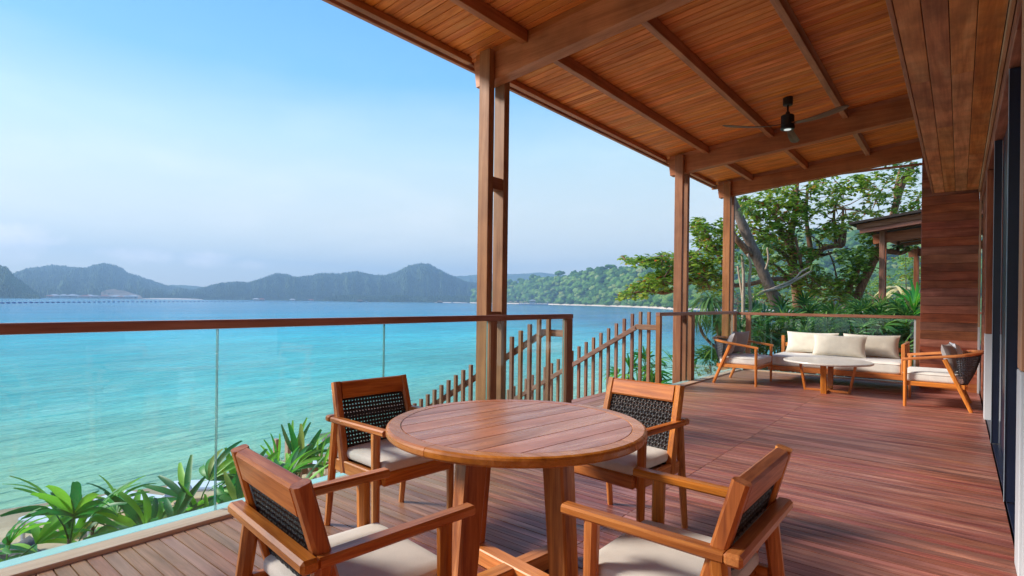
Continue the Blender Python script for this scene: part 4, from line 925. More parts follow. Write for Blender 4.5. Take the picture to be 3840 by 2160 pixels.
def dining_chair(label):
    t = thing('dining_chair', label, 'chair', (0, 0, 0), 0, 'cane-backed dining chairs round the table')
    # back plane: from (y=-.125,z=.37) to (y=-.272,z=.885)
    bp = lambda z: -.125-(z-.37)*.285
    for s in (-1, 1):
        MB().bar((s*.262, bp(.36), .36), (s*.248, bp(.885), .885), .048, .052, up=(0, 1, 0), c=.010).build('back_post', teak(2), t)
        MB().bar((s*.276, -.235, .665), (s*.276, .325, .672), .054, .034, c=.008).build('armrest', teak(1), t)
        MB().bar((s*.272, .225, 0), (s*.272, .215, .66), .040, .044, c=.014, w2=.048, t2=.052).build('front_leg', teak(2), t)
        MB().bar((s*.277, -.30, 0), (s*.272, -.215, .66), .036, .042, c=.014, w2=.050, t2=.056).build('rear_leg', teak(2), t)
        MB().bar((s*.262, -.22, .395), (s*.262, .235, .395), .030, .075, c=.006).build('side_rail', teak(1), t)
    MB().cbox(-.308, .308, -.292, -.236, .648, .688, .010).build('rear_rail', teak(0), t)
    MB().bar((-.2225, bp(.833), .833), (.2225, bp(.833), .833), .050, .106, up=(0, -.285, 1), c=.009).build('top_rail', teak(0), t)
    MB().bar((-.245, bp(.385), .385), (.245, bp(.385), .385), .034, .055, up=(0, -.285, 1), c=.006).build('lower_rail', teak(0), t)
    MB().cbox(-.248, .248, .215, .262, .355, .432, .012).build('front_rail', teak(0), t)
    MB().cbox(-.246, .246, -.18, .213, .385, .415, .003).build('seat_board', teak(0), t)
    if 'cane' not in MATS:
        fn = lambda u, v, o: (-.228+.456*u, bp(.415+.362*v)+o*1.0, .415+.362*v)
        MATS['cane'] = woven('woven_panel', .476, .335, 21, 16, fn, M_cane, th=.014, hole=.215)
        fr = MB()
        for a, b in (((-.228, .418), (.228, .418)), ((.228, .418), (.224, .776)), ((.224, .776), (-.224, .776)), ((-.224, .776), (-.228, .418))):
            fr.tube([(a[0], bp(a[1])-.004, a[1]), (b[0], bp(b[1])-.004, b[1])], .008, 6)
        MATS['canef'] = fr.mesh('woven_border', M_cane, True)
    rebuild('woven_panel', MATS['cane'], parent=t); rebuild('woven_border', MATS['canef'], parent=t)
    c = rbox(.500, .470, .062, .028, n=13, crown=.012, seed=1); o = c.build('seat_cushion', M_cush, t, smooth=True); o.location = (0, .038, .433)
    return t
ch = dining_chair('cane-backed dining chair behind the table on its right, beside the deck')
ch.location = (-1.625, 3.096, 0); ch.rotation_euler.z = R(175)
for x, y, rz, lb_ in ((-2.718, 2.196, -94, 'cane-backed dining chair against the glass railing, behind the table on its left'), (-1.636, 1.121, -6.7, 'dining chair in the left foreground, seen from behind, its back nearest the viewer'),
                     (-.758, 1.920, 90, 'dining chair in the right foreground, seen from the side, back towards the doors')):
    c = copy_tree(ch); c.location = (x, y, 0); c.rotation_euler.z = R(rz); c['label'] = lb_

# lounge armchairs with a rope back
def armchair(label):
    t = thing('lounge_armchair', label, 'armchair', (0, 0, 0), 0, 'rope-backed lounge armchairs')
    for s in (-1, 1):
        MB().bar((s*.478, .352, 0), (s*.482, .350, .645), .036, .040, c=.012, w2=.046, t2=.050).build('front_leg', teakl(2), t)
        MB().bar((s*.462, -.372, 0), (s*.470, -.085, .69), .040, .044, c=.012, w2=.050, t2=.058).build('rear_leg', teakl(2), t)
        MB().bar((s*.452, -.30, .325), (s*.452, .345, .325), .034, .062, c=.006).build('side_rail', teakl(1), t)
    MB().cbox(-.50, .50, .335, .372, .290, .352, .008).build('front_rail', teakl(0), t)
    MB().cbox(-.435, .435, -.33, -.295, .295, .352, .006).build('back_rail', teakl(0), t)
    MB().cbox(-.435, .435, -.293, .333, .325, .345, .002).build('seat_board', teakl(0), t)
    def rim(u):    # u 0..1 round the arm, front left to front right
        if u < .34: k = u/.34; return Vector((-.482+.010*k, .385-.545*k, .660+.075*k))
        if u > .66: k = (1-u)/.34; return Vector((.482-.010*k, .385-.545*k, .660+.075*k))
        a = math.pi*(u-.34)/.32; return Vector((-.472*math.cos(a)**1 if True else 0, -.16-.315*math.sin(a)**.85, .735+.055*math.sin(a)))
    pts = [rim(i/40) for i in range(41)]; a = MB(); V = []; F = []
    for i, p in enumerate(pts):
        d_ = (pts[min(i+1, 40)]-pts[max(i-1, 0)]).normalized(); o_ = Vector((d_.y, -d_.x, 0)).normalized(); w = .022+.016*math.sin(math.pi*i/40)
        for x, z in ((-w, -.018), (w*.8, -.018), (w, -.006), (w, .012), (w*.7, .018), (-w*.8, .018), (-w, .010), (-w, -.010)): V.append(p+o_*x+Vector((0, 0, z)))
    for i in range(40):
        for j in range(8): F.append((i*8+j, i*8+(j+1) % 8, (i+1)*8+(j+1) % 8, (i+1)*8+j))
    F += [tuple(range(8))[::-1], tuple(range(320, 328))]; a.add(V, F); a.fixn = True; a.build('armrest', teakl(1), t)
    def back(u, v, o):
        top = rim(.35+.30*u)-Vector((0, 0, .012)); an = math.pi*u; bot = Vector((-.385*math.cos(an), -.255-.075*math.sin(an), .335)); p = bot.lerp(top, v)
        n_ = Vector((-math.cos(an)*.6, -math.sin(an), -.2)).normalized(); p = p+n_*(o+.02*math.sin(math.pi*v)); return p
    rebuild('rope_back', woven('rope_back', 1, 1, 34, 14, back, M_rope, th=.014, hole=.26), parent=t)
    c = rbox(.86, .67, .135, .045, n=15, crown=.016); o = c.build('seat_cushion', M_cushw, t, smooth=True); o.location = (0, .045, .348); piping(o, .862, .672, .112, .045, M_cushw, .005)
    return t
ac = armchair('rope-backed lounge armchair left of the sofa, by the far glass corner')
ac.location = (-3.03, 10.38, 0); ac.rotation_euler.z = R(-90)
c = copy_tree(ac); c.location = (-.235, 10.02, 0); c.rotation_euler.z = R(90); c['label'] = 'rope-backed lounge armchair in front of the plank end wall, right of the sofa'
def put_pillow(label, w, h, th_, m, loc, rz, tilt, seed, group=None, yaw=0):
    o = pillow(w, h, th_, seed=seed).build('pillow', m, smooth=True); tag(o, label, 'pillow', group)
    o.matrix_world = Matrix.Translation(loc) @ Matrix.Rotation(rz, 4, 'Z') @ Matrix.Rotation(tilt, 4, 'X') @ Matrix.Rotation(yaw, 4, 'Y'); return o
put_pillow('square grey pillow standing on the left armchair, the one fully seen', .46, .44, .15, M_grey, (-3.24, 10.63, .49), R(68), R(16), 2)
put_pillow('grey pillow on the left armchair, half hidden behind its armrest', .44, .42, .15, M_grey, (-3.24, 10.16, .49), R(108), R(16), 3)
put_pillow('grey pillow leaning in the right armchair, lower and nearer one', .44, .42, .14, M_grey, (-.02, 9.86, .49), R(80), R(-18), 4)
put_pillow('white pillow poking above the rim of the right armchair', .46, .45, .15, M_whitep, (.03, 10.16, .46), R(98), R(-14), 5)

# sofa
sf = thing('sofa', 'long teak sofa with a thick pale seat cushion, standing before the end railing', 'sofa', (-1.725, 11.53, 0), 0)
for x in (-1.0, 0.0, 1.0):
    for y in (-.49, .50): MB().bar((x, y, 0), (x, y, .24), .058, .058, c=.008).build('leg', teakl(2), sf)
MB().cbox(-1.035, 1.035, -.555, -.515, .195, .285, .006).build('front_rail', teakl(0), sf); MB().cbox(-1.035, 1.035, .50, .54, .195, .285, .006).build('back_rail', teakl(0), sf)
MB().cbox(-1.035, -1.0, -.513, .498, .20, .28, .006).build('side_rail', teakl(1), sf); MB().cbox(1.0, 1.035, -.513, .498, .20, .28, .006).build('side_rail', teakl(1), sf)
MB().cbox(-.99, .99, -.51, .49, .25, .275, .003).build('seat_board', teakl(0), sf)
MB().cbox(-1.045, -.985, .475, .535, .24, .795, .008).build('back_post', teakl(2), sf); MB().cbox(.985, 1.045, .475, .535, .24, .785, .008).build('back_post', teakl(2), sf)
MB().cbox(.995, 1.05, -.56, -.50, .285, .785, .008).build('arm_post', teakl(2), sf); MB().cbox(.995, 1.05, -.498, .473, .745, .785, .008).build('armrest', teakl(1), sf)
MB().cbox(-.983, .983, .49, .525, .58, .66, .006).build('back_slat', teakl(0), sf); MB().cbox(-.983, .983, .49, .525, .42, .50, .006).build('back_slat', teakl(0), sf)
o = rbox(2.03, .98, .195, .05, n=21, crown=.012).build('seat_cushion', M_cushw, sf, smooth=True); o.location = (-.02, -.055, .280); piping(o, 2.032, .982, .165, .05, M_cushw, .006)
for q, (w, x, y, lb_, sd_, rz) in enumerate(((.90, -2.20, 11.80, 'linen back pillow at the left end of the sofa', 11, 0), (.88, -1.24, 11.80, 'linen back pillow at the right end of the sofa', 12, 2), (.86, -1.690, 11.44, 'wide linen pillow lying in front, at the middle of the sofa', 13, -2))):
    put_pillow(lb_, w, .42 if q < 2 else .40, .20, M_pillow, (x, y, .485), R(rz), R(-16), sd_, 'pillows on the sofa')
# round coffee table on two crossed U frames
ct = thing('coffee_table', 'round coffee table with a pale stone top on crossed teak frames, before the sofa', 'table', (-1.665, 10.22, 0), 0)
MB().lathe([(.60, .468), (.628, .472), (.642, .480), (.645, .492), (.640, .503), (.628, .508)], 72).build('table_top', M_stone, ct, smooth=False)
for k in range(2):
    c_, s_ = (1, 0) if k == 0 else (0, 1)
    for s in (-1, 1): MB().bar((s*.315*c_, s*.27*s_, .0), (s*.40*c_, s*.33*s_, .468), .065 if k == 0 else .085, .036, up=(c_, s_, 0), c=.006).build('leg', teak(2), ct)
    MB().bar((-.31*c_, -.26*s_, .018+.001*k), (.31*c_, .26*s_, .018+.001*k), .065, .034, c=.005).build('foot_bar', teak(k), ct)

# ceiling fan
FX, FY = -1.924, 8.530
fn_ = thing('ceiling_fan', 'black ceiling fan with three timber blades and a small round light', 'ceiling fan', (FX, FY, 0), 0)
zf = zc(FX)
MB().lathe([(.045, zf-.11), (.062, zf-.105), (.066, zf-.09), (.066, zf+.008)], 28).build('canopy', M_black, fn_, smooth=False)
MB().tube([(0, 0, zf-.24), (0, 0, zf-.10)], .013, 12).build('rod', M_black, fn_)
MB().lathe([(.024, zf-.20), (.03, zf-.215), (.03, zf-.25)], 20).build('collar', M_black, fn_)
MB().lathe([(.086, zf-.45), (.092, zf-.44), (.092, zf-.40), (.088, zf-.395), (.088, zf-.26), (.080, zf-.25), (.03, zf-.246)], 36).build('motor_housing', M_black, fn_)
ml, t, b = mat('fan_light'); b.inputs['Base Color'].default_value = (.8, .85, .85, 1); b.inputs['Emission Color'].default_value = (.8, .95, .95, 1); b.inputs['Emission Strength'].default_value = .12
MB().lathe([(.044, zf-.456), (.048, zf-.453), (.048, zf-.449)], 28).build('light_lens', ml, fn_)
M_blade = wood('blade_wood', ((.07, .03, .018), (.13, .055, .03), (.19, .09, .05)), 0, rough=.35, var=.02, scale=1, bump=.03)
for ang in (219, 331, 95):
    V = []; F = []; n = 14
    for i in range(n+1):
        u = i/n; x = .06+.86*u; w = .028+.034*math.sin(min(1, u*1.25)*math.pi*.5)-(.042*max(0, (u-.86)/.14)**2); tw = -R(11)*(1-.5*u); dz = -.02*math.sin(math.pi*u)+.03*(1-u)**3
        for yy, zz in ((-w, -.003), (w*1.0, -.003), (w, .004), (-w, .004)): V.append((x, yy*math.cos(tw), zz+yy*math.sin(tw)+dz))
    for i in range(n):
        for j in range(4): F.append((i*4+j, i*4+(j+1) % 4, (i+1)*4+(j+1) % 4, (i+1)*4+j))
    F += [(3, 2, 1, 0), (n*4, n*4+1, n*4+2, n*4+3)]
    m = MB(); m.add(V, F); m.fixn = True; o = m.build('blade', M_blade, fn_); o.location = (0, 0, zf-.405); o.rotation_euler.z = R(ang)
# ------------------------------------------------------------------ plants and trees close by
def at(px, py, dist):
    """a point `dist` metres in front of the lens, seen towards (px,py) of the photograph"""
    X, Y = px-1920, py-1131.5
    a = X*math.cos(CAM_ROLL)+Y*math.sin(CAM_ROLL); b = -X*math.sin(CAM_ROLL)+Y*math.cos(CAM_ROLL)
    f = Vector((-math.sin(CAM_YAW), math.cos(CAM_YAW), 0)); r = Vector((math.cos(CAM_YAW), math.sin(CAM_YAW), 0))
    return Vector((0, 0, EYE))+(f*CAM_F+r*a-Vector((0, 0, 1))*b)*(dist/CAM_F)
def ground(x, y): return float(near_z(np.array([x]), np.array([y]))[0])
def blade(V, F, o, d, up, ln, w, droop, n=6, fold=.35, tip=.15, base=.35):
    side = d.cross(up).normalized(); b = len(V); p = o.copy(); dd = d.copy()
    for i in range(n+1):
        u = i/n; ww = w*(base+(1-base)*min(1, u*3))*(1-max(0, (u-.50)/.50)**1.5*(1-tip)); 
        nrm = side.cross(dd).normalized()
        V += [p-side*ww*.5+nrm*fold*ww*.5, p.copy(), p+side*ww*.5+nrm*fold*ww*.5]
        dd = (dd+Vector((0, 0, -droop/n))).normalized(); p = p+dd*ln/n
    for i in range(n):
        a = b+i*3; F += [(a, a+1, a+4, a+3), (a+1, a+2, a+5, a+4)]
def fan_leaf(name, m, seed, nseg, ln, w, pet, spread, droop):
    r = random.Random(seed); V = []; F = []
    tb_ = MB().tube([(0, 0, 0), (pet*.5, 0, pet*.16), (pet, 0, pet*.22)], [.006, .005, .004], 5)
    V = [Vector(v) for v in tb_.v]; F = list(tb_.f); hub = Vector((pet, 0, pet*.22))
    for k in range(nseg):
        a = R(spread)*(2*k/(nseg-1)-1)+r.uniform(-.06, .06); d = Vector((math.cos(a), math.sin(a), .35*math.cos(a)+.10)).normalized()
        blade(V, F, hub, d, Vector((0, 0, 1)), ln*(1-.18*abs(a))*r.uniform(.88, 1.08), w, droop*r.uniform(.6, 1.4), 7, .3, .35, .30)
    mm = MB(); mm.add(V, F); return mm.mesh(name, m, True)
PL = [fan_leaf('leaf', M_palm, 1+k, (5, 4, 7, 6)[k % 4], (.40, .44, .36, .40)[k % 4], .052, .20, (46, 30, 64, 52)[k % 4], (1.0, .5, 1.3, 1.1)[k % 4]) for k in range(4)]
PU = [fan_leaf('leaf', M_palm2, 11+k, 9+k % 3, .32, .030, .26, 85, 1.1) for k in range(4)]
def fan_palm(label, x, y, z_top, n, seed, sc=1.0, leaves=PL, group=None, stems=3, cat='palm'):
    r = random.Random(seed); zb = min(ground(x, y)-.1, z_top-.5); th = thing('fan_palm', label, cat, (x, y, zb), 0, group); H = z_top-zb
    tops = []
    for s in range(stems):
        a = r.uniform(0, 6.28); rr = .16*sc*(s > 0); bx, by = rr*math.cos(a), rr*math.sin(a); h = H-(0 if s == 0 else r.uniform(.05, .4)*sc)
        top = Vector((bx*1.6+r.uniform(-.05, .05), by*1.6+r.uniform(-.05, .05), h)); tops.append(top)
        MB().tube([(bx, by, 0), (bx*1.2, by*1.2, h*.5), top], [.020*sc, .017*sc, .012*sc], 7).build('stem', M_stem, th)
    for k in range(n):
        tp = tops[k % stems]; o = rebuild('leaf', leaves[r.randrange(4)], parent=th); s_ = sc*r.uniform(.75, 1.15)
        az = k*2.4+r.uniform(-.4, .4); el = r.choice((70, 58, 42, 28, 10, -5))+r.uniform(-8, 8)
        o.location = tp-Vector((0, 0, r.uniform(0, .22)*sc)); o.rotation_euler = (r.uniform(-.5, .5), -R(el), az); o.scale = (s_,)*3
    return th
near = [(-4.62, .66, -.26, 9, 'fan palm cut by the left edge of the picture, outside the glass'), (-4.60, .98, -.22, 13, 'fan palm with an upright pale-green fan, second from the left outside the glass'), (-4.55, 1.42, -.24, 15, 'large fan palm in the middle of the row, left of the first glass joint'),
        (-4.75, 1.80, -.26, 10, 'small fan palm just left of the first glass joint, behind the row'), (-4.55, 2.02, -.26, 12, 'fan palm standing at the first glass joint'), (-4.70, 2.46, -.22, 14, 'tall fan palm between the two left dining chairs'), (-4.95, 2.86, -.24, 12, 'fan palm beside the low picket fence, nearest the left dining chair'),
        (-5.1, 1.2, -.30, 8, 'low dark fan palm set back behind the middle of the row')]
for k, (x, y, z, n, lb_) in enumerate(near): fan_palm(lb_, x, y, z, n, 20+k, .98, PL, 'fan palms outside the long glass railing', 3)
# broad-leaved seedlings on the sand
for k, (px, py) in enumerate(((370, 1995), (420, 1990), (660, 1915), (705, 1905))):
    p = at(px, py, 6.6+.2*k); V = []; F = []; r = random.Random(k)
    for q in range(9):
        a = q*2.4; blade(V, F, p+Vector((0, 0, r.uniform(-.05, .05))), Vector((math.cos(a), math.sin(a), .5)).normalized(), Vector((0, 0, 1)), .13, .085, 1.2, 5, .15, .1)
    m = MB(); m.add(V, F); m.tube([p, (p.x, p.y, ground(p.x, p.y)-.05)], .006, 5)
    tag(m.build('seedling', M_palm, None, True), ('bright round-leaved seedling left of the second white lounger', 'round-leaved seedling touching the first one', 'round-leaved seedling right of the large middle palm', 'pale round-leaved seedling near the first glass joint')[k], 'plant')
# white loungers and rocks down on the sand
def lounger(label, px, py, rz):
    p = at(px, py, 10); d_ = (p-Vector((0, 0, EYE))); 
    z = -2.3
    for _ in range(8): k = (z-EYE)/d_.z; x, y = d_.x*k, d_.y*k; z = ground(x, y)
    th = thing('sun_lounger', label, 'sun lounger', (x, y, z), rz, 'white sun loungers on the sand')
    MB().cbox(-.95, .45, -.32, .32, .26, .36, .03).build('mattress', M_whitep, th); MB().bar((.45, 0, .31), (.98, 0, .62), .64, .09, c=.02).build('backrest', M_whitep, th)
    for sx in (-.85, .6):
        for sy in (-.28, .28): MB().cbox(sx-.025, sx+.025, sy-.025, sy+.025, -.1, .258, .004).build('leg', M_white, th)
lounger('white sun lounger below the largest middle palm', 530, 1935, .4); lounger('white sun lounger under the second palm from the left', 285, 2005, .5); lounger('white sun lounger behind the first glass joint', 800, 1868, .9); lounger('white sun lounger far behind the left dining chair', 1160, 1790, 1.2)
M_rock = bark('dark_rock', (.05, .05, .05), (.20, .18, .16), 5)
for k, (px, py, s_, lb_) in enumerate(((40, 2090, .30, 'dark rock at the foot of the leftmost palm'), (110, 2105, .22, 'small dark rock right of the one by the leftmost palm'), (1010, 1740, .35, 'brown rock at the waterline behind the left palms'), (1250, 1660, .5, 'rock at the waterline behind the low picket fence'))):
    p = at(px, py, 10); d_ = p-Vector((0, 0, EYE)); z = -2.5
    for _ in range(8): kk = (z-EYE)/d_.z; x, y = d_.x*kk, d_.y*kk; z = ground(x, y)
    V = lump(IV, 40+k, .6)*np.array([s_*1.3, s_, s_*.7]); o = rebuild('rock', npmesh('rock', V, IF, M_rock)); o.location = (x, y, z+s_*.1); tag(o, lb_, 'rock')

# leafy trees: limbs as tubes, leaves as small rosettes
def limb(m, pts, r0, r1, n=9):
    P = [Vector(p) for p in pts]; Q = []
    for i in range(len(P)-1):           # smooth and slightly crooked
        p0, p1, p2, p3 = P[max(i-1, 0)], P[i], P[i+1], P[min(i+2, len(P)-1)]
        for s in range(4):
            t_ = s/4; q = .5*((2*p1)+(-p0+p2)*t_+(2*p0-5*p1+4*p2-p3)*t_*t_+(-p0+3*p1-3*p2+p3)*t_**3); Q.append(q)
    Q.append(P[-1]); k = len(Q)
    rad = [(r0+(r1-r0)*i/(k-1))*(1+.12*mnoise.noise(Vector((i*.9, r0*50, 0)))) for i in range(k)]
    m.tube(Q, rad, n); return Q
def rosettes(name, centers, m, ls=.17, lw=.085, per=7, seed=0, parent=None, flat=.5, **kw):
    """leaf rosettes as one mesh: each leaf an obovate blade of six triangles"""
    r = np.random.RandomState(seed); n = len(centers); C = np.repeat(np.array(centers), per, axis=0); M = len(C)
    az = r.rand(M)*2*np.pi; el = r.uniform(-.35, .95, M)*flat*1.4; L_ = ls*r.uniform(.7, 1.2, M); Wd = lw*r.uniform(.8, 1.2, M)
    d = np.stack([np.cos(az)*np.cos(el), np.sin(az)*np.cos(el), np.sin(el)], -1); s = np.stack([-np.sin(az), np.cos(az), r.uniform(-.35, .35, M)], -1); s /= np.linalg.norm(s, axis=1, keepdims=True)
    nrm = np.cross(d, s); nrm *= np.sign(nrm[:, 2:3]+1e-6)
    prof = [(0.0, 0.03), (.45, .62), (.78, 1.0), (1.0, .25)]; V = []
    for u, w in prof:
        c = C+d*(L_*u)[:, None]-np.array([0, 0, 1])*(L_*u*u*.28)[:, None]
        V.append(c+s*(Wd*w*.5)[:, None]+nrm*(Wd*w*.14)[:, None]); V.append(c-s*(Wd*w*.5)[:, None]+nrm*(Wd*w*.14)[:, None])
    V = np.stack(V, 1); b = (np.arange(M)*8)[:, None]
    F = np.concatenate([b+np.array([[0, 1, 3, 2]]), b+np.array([[2, 3, 5, 4]]), b+np.array([[4, 5, 7, 6]])])
    return rebuild(name, npmesh(name, V.reshape(-1, 3), F, m, smooth=False), parent=parent, **kw)
bx = lambda x, y, d: at(2600+x/2.415, 600+y/2.415, d)
def cluster_pts(E, seed):
    r = random.Random(seed); out_ = []
    for (cx, cy, rx, ry, dist, n) in E:
        if cx > 3000 and cy < 830: n = int(n*.62)
        for _ in range(n):
            while True:
                u, v, w = r.uniform(-1, 1), r.uniform(-1, 1), r.uniform(-1, 1)
                if u*u+v*v+w*w < 1: break
            out_.append(at(cx+u*rx, cy+v*ry, dist+w*1.6))
    return out_
# leaning grey tree
t1 = thing('leaning_tree', 'big leaning tree with a smooth grey trunk, right behind the corner column', 'tree', tuple(bx(800, 1400, 17)), 0)
def local(o): 
    L0 = Vector(o.location); return lambda p: Vector(p)-L0
lc = local(t1); m = MB()
limb(m, [lc(bx(830, 1600, 17)), lc(bx(800, 1400, 17)), lc(bx(700, 1180, 17)), lc(bx(640, 1040, 17)), lc(bx(560, 850, 17)), lc(bx(450, 600, 17)), lc(bx(385, 440, 17)), lc(bx(300, 250, 17)), lc(bx(150, -60, 17)), lc(bx(60, -400, 17))], .185, .11, 14)
m.build('trunk', M_bark, t1, True)
m = MB(); limb(m, [lc(bx(520, 860, 17)), lc(bx(450, 780, 16.9)), lc(bx(380, 700, 16.8)), lc(bx(330, 600, 17))], .13, .06); limb(m, [lc(bx(300, 250, 17)), lc(bx(500, 0, 17.5)), lc(bx(800, -250, 18))], .10, .04)
m.build('branch', M_barkr, t1, True)
ctr = [lc(p) for p in cluster_pts([(2700, 300, 130, 120, 17.5, 70), (2950, 380, 160, 90, 18, 60)], 3)]
rosettes('crown', ctr, M_leaf, parent=t1, seed=3)
# spreading almond tree
t2 = thing('almond_tree', 'wide spreading sea-almond tree with several reddish limbs and big leaves, behind the sofa', 'tree', tuple(bx(950, 1500, 20.5)), 0)
lc = local(t2); D_ = 20.5; m = MB()
limb(m, [lc(bx(955, 1650, D_)), lc(bx(950, 1400, D_)), lc(bx(935, 1180, D_)), lc(bx(905, 1000, D_)), lc(bx(905, 850, D_))], .20, .14, 12); m.build('trunk', M_barkr, t2, True)
limbs = [([(905, 900), (880, 740), (905, 560), (930, 380), (940, 180)], .20, .09, 0), ([(935, 1180), (1010, 1000), (1060, 880), (1045, 700), (1020, 500), (1035, 250)], .20, .07, .6),
         ([(1040, 920), (1100, 870), (1180, 800), (1290, 775), (1352, 770), (1372, 640)], .17, .10, .3), ([(1290, 775), (1283, 650), (1275, 470), (1330, 300)], .09, .05, .3), ([(1315, 765), (1348, 600), (1357, 430)], .09, .05, .2),
         ([(905, 1000), (860, 900), (780, 820), (690, 780), (560, 700)], .14, .06, -.5), ([(930, 1150), (840, 1050), (760, 970), (690, 930)], .12, .05, -.8), ([(905, 850), (820, 680), (700, 450), (560, 380), (430, 340)], .15, .04, -.6),
         ([(1060, 880), (1180, 860), (1290, 830), (1400, 800)], .10, .04, -.3), ([(950, 1250), (1060, 1350), (1090, 1449)], .12, .12, -1), ([(960, 1130), (980, 980), (940, 780), (925, 700)], .08, .06, -1.4), ([(1340, 1230), (1300, 1080), (1270, 940), (1220, 820)], .05, .03, -1.2),
         ([(905, 1080), (700, 1080), (480, 1130), (250, 1130), (190, 1062), (110, 1040), (0, 1085)], .11, .08, -2.2)]
for pts, r0, r1, dz in limbs:
    m = MB(); limb(m, [lc(bx(x, y, D_+dz)) for x, y in pts], r0*.72, r1*.72); m.build('limb', M_barkr, t2, True)
m = MB(); limb(m, [lc(at(x, y, D_-2.2)) for x, y in ((2600, 1049), (2540, 1080), (2490, 1098), (2450, 1092), (2400, 1095), (2360, 1103), (2315, 1105))], .10, .02)
limb(m, [lc(at(x, y, D_-2.2)) for x, y in ((2600, 1010), (2520, 1025), (2460, 1045), (2400, 1080))], .07, .02); limb(m, [lc(at(x, y, D_-2.2)) for x, y in ((2650, 1000), (2560, 960), (2470, 965), (2380, 975))], .06, .02); limb(m, [lc(at(x, y, D_-2.0)) for x, y in ((2720, 1010), (2680, 930), (2640, 860), (2600, 850))], .07, .03)
m.build('limb', M_barkr, t2, True)
E2 = [(2615, 850, 50, 30, 18.6, 34), (2345, 1112, 36, 18, 18.3, 16), (2400, 1090, 50, 30, 18.3, 34), (2455, 1060, 60, 45, 18.3, 60), (2520, 1040, 70, 60, 18.3, 85), (2420, 980, 70, 22, 18.3, 36), (2500, 985, 70, 35, 18.3, 55), (2350, 975, 20, 12, 18.3, 7), (2590, 1000, 60, 60, 18.3, 60),
      (2660, 900, 70, 45, 18.6, 70), (2700, 980, 70, 60, 18.5, 70), (2640, 1050, 60, 45, 18.4, 44), (2730, 880, 60, 60, 18.6, 55), (2680, 1080, 60, 40, 18.4, 34),
      (2820, 780, 80, 45, 19.5, 80), (2850, 860, 90, 55, 19.8, 90), (2920, 740, 90, 40, 20, 75), (2960, 820, 90, 60, 20, 95), (2930, 920, 90, 60, 20, 80), (3020, 700, 80, 50, 20.5, 70), (3050, 780, 90, 40, 20.5, 80), (3100, 880, 90, 45, 20.5, 52), (3120, 750, 80, 45, 20.5, 60),
      (3180, 690, 90, 45, 20.8, 78), (3220, 800, 90, 30, 20.8, 46), (3270, 740, 70, 35, 20.8, 42), (3300, 690, 80, 40, 21, 60), (3370, 800, 90, 25, 20.8, 36), (3400, 700, 60, 70, 21, 58), (3430, 780, 40, 50, 21, 26), (2990, 1030, 110, 50, 19.5, 90), (3080, 1080, 100, 60, 19.5, 95), (3180, 1080, 70, 55, 19.5, 60), (2890, 1100, 70, 50, 19.2, 50), (3010, 950, 70, 30, 20, 40), (3160, 830, 60, 25, 20.5, 20), (2850, 980, 60, 50, 19.3, 40)]
ctr = cluster_pts(E2, 9); rosettes('crown', [lc(p) for p in ctr], M_leaf, ls=.235, lw=.125, per=7, parent=t2, seed=8)
m = MB(); r = random.Random(3)
for k in range(0, len(ctr), 9):
    p = ctr[k]; q = ctr[(k*7+3) % len(ctr)]; best = min((c for c in ctr[::23]), key=lambda c: (c-p).length)
    mid = (p+best)/2+Vector((r.uniform(-.15, .15), r.uniform(-.15, .15), r.uniform(-.25, .1))); m.tube([lc(p), lc(mid), lc(best)], [.010, .018, .028], 5)
m.build('twigs', M_barkr, t2, kind='stuff')
# dark tree by the pavilion
t3 = thing('dark_tree', 'dark crooked tree leaning right beside the pavilion column', 'tree', tuple(at(3200, 1290, 18.5)), 0); lc = local(t3); m = MB()
limb(m, [lc(bx(1420, 1700, 18.5)), lc(bx(1450, 1400, 18.5)), lc(bx(1500, 1200, 18.5)), lc(bx(1590, 1000, 18.5)), lc(bx(1660, 860, 18.6)), lc(bx(1705, 740, 18.8)), lc(bx(1790, 560, 21.5)), lc(bx(1840, 380, 21.8)), lc(bx(1900, 200, 22)), lc(bx(1995, 30, 22))], .14, .12, 12); m.build('trunk', M_barkr, t3, True)
m = MB(); limb(m, [lc(bx(1680, 830, 18.6)), lc(bx(1770, 828, 19)), lc(bx(1870, 842, 19.2)), lc(bx(1935, 818, 19.4))], .10, .07); limb(m, [lc(bx(1860, 400, 21.8)), lc(bx(1830, 300, 21.8)), lc(bx(1880, 60, 22))], .10, .05); limb(m, [lc(bx(1350, 1300, 19.5)), lc(bx(1420, 1130, 19.5)), lc(bx(1490, 1000, 19.4)), lc(bx(1480, 900, 19.3))], .14, .05); limb(m, [lc(bx(1850, 820, 19.2)), lc(bx(1860, 740, 19.2)), lc(bx(1870, 650, 19.2))], .06, .05)
m.build('branch', M_barkr, t3, True)
E3 = [(3240, 955, 50, 40, 18.3, 40), (3190, 985, 60, 40, 18.3, 40), (3230, 1010, 50, 45, 18.2, 36), (3270, 930, 40, 40, 18.6, 26), (3260, 890, 50, 25, 18.6, 22), (3380, 930, 60, 12, 19.2, 16), (3340, 640, 60, 30, 21.5, 34), (3420, 640, 40, 40, 21.5, 30), (3160, 950, 40, 20, 18.4, 14), (3350, 760, 40, 20, 21.5, 12), (3440, 800, 20, 30, 21.5, 12)]
rosettes('crown', [lc(p) for p in cluster_pts(E3, 14)], M_leafd, ls=.20, lw=.10, parent=t3, seed=15)
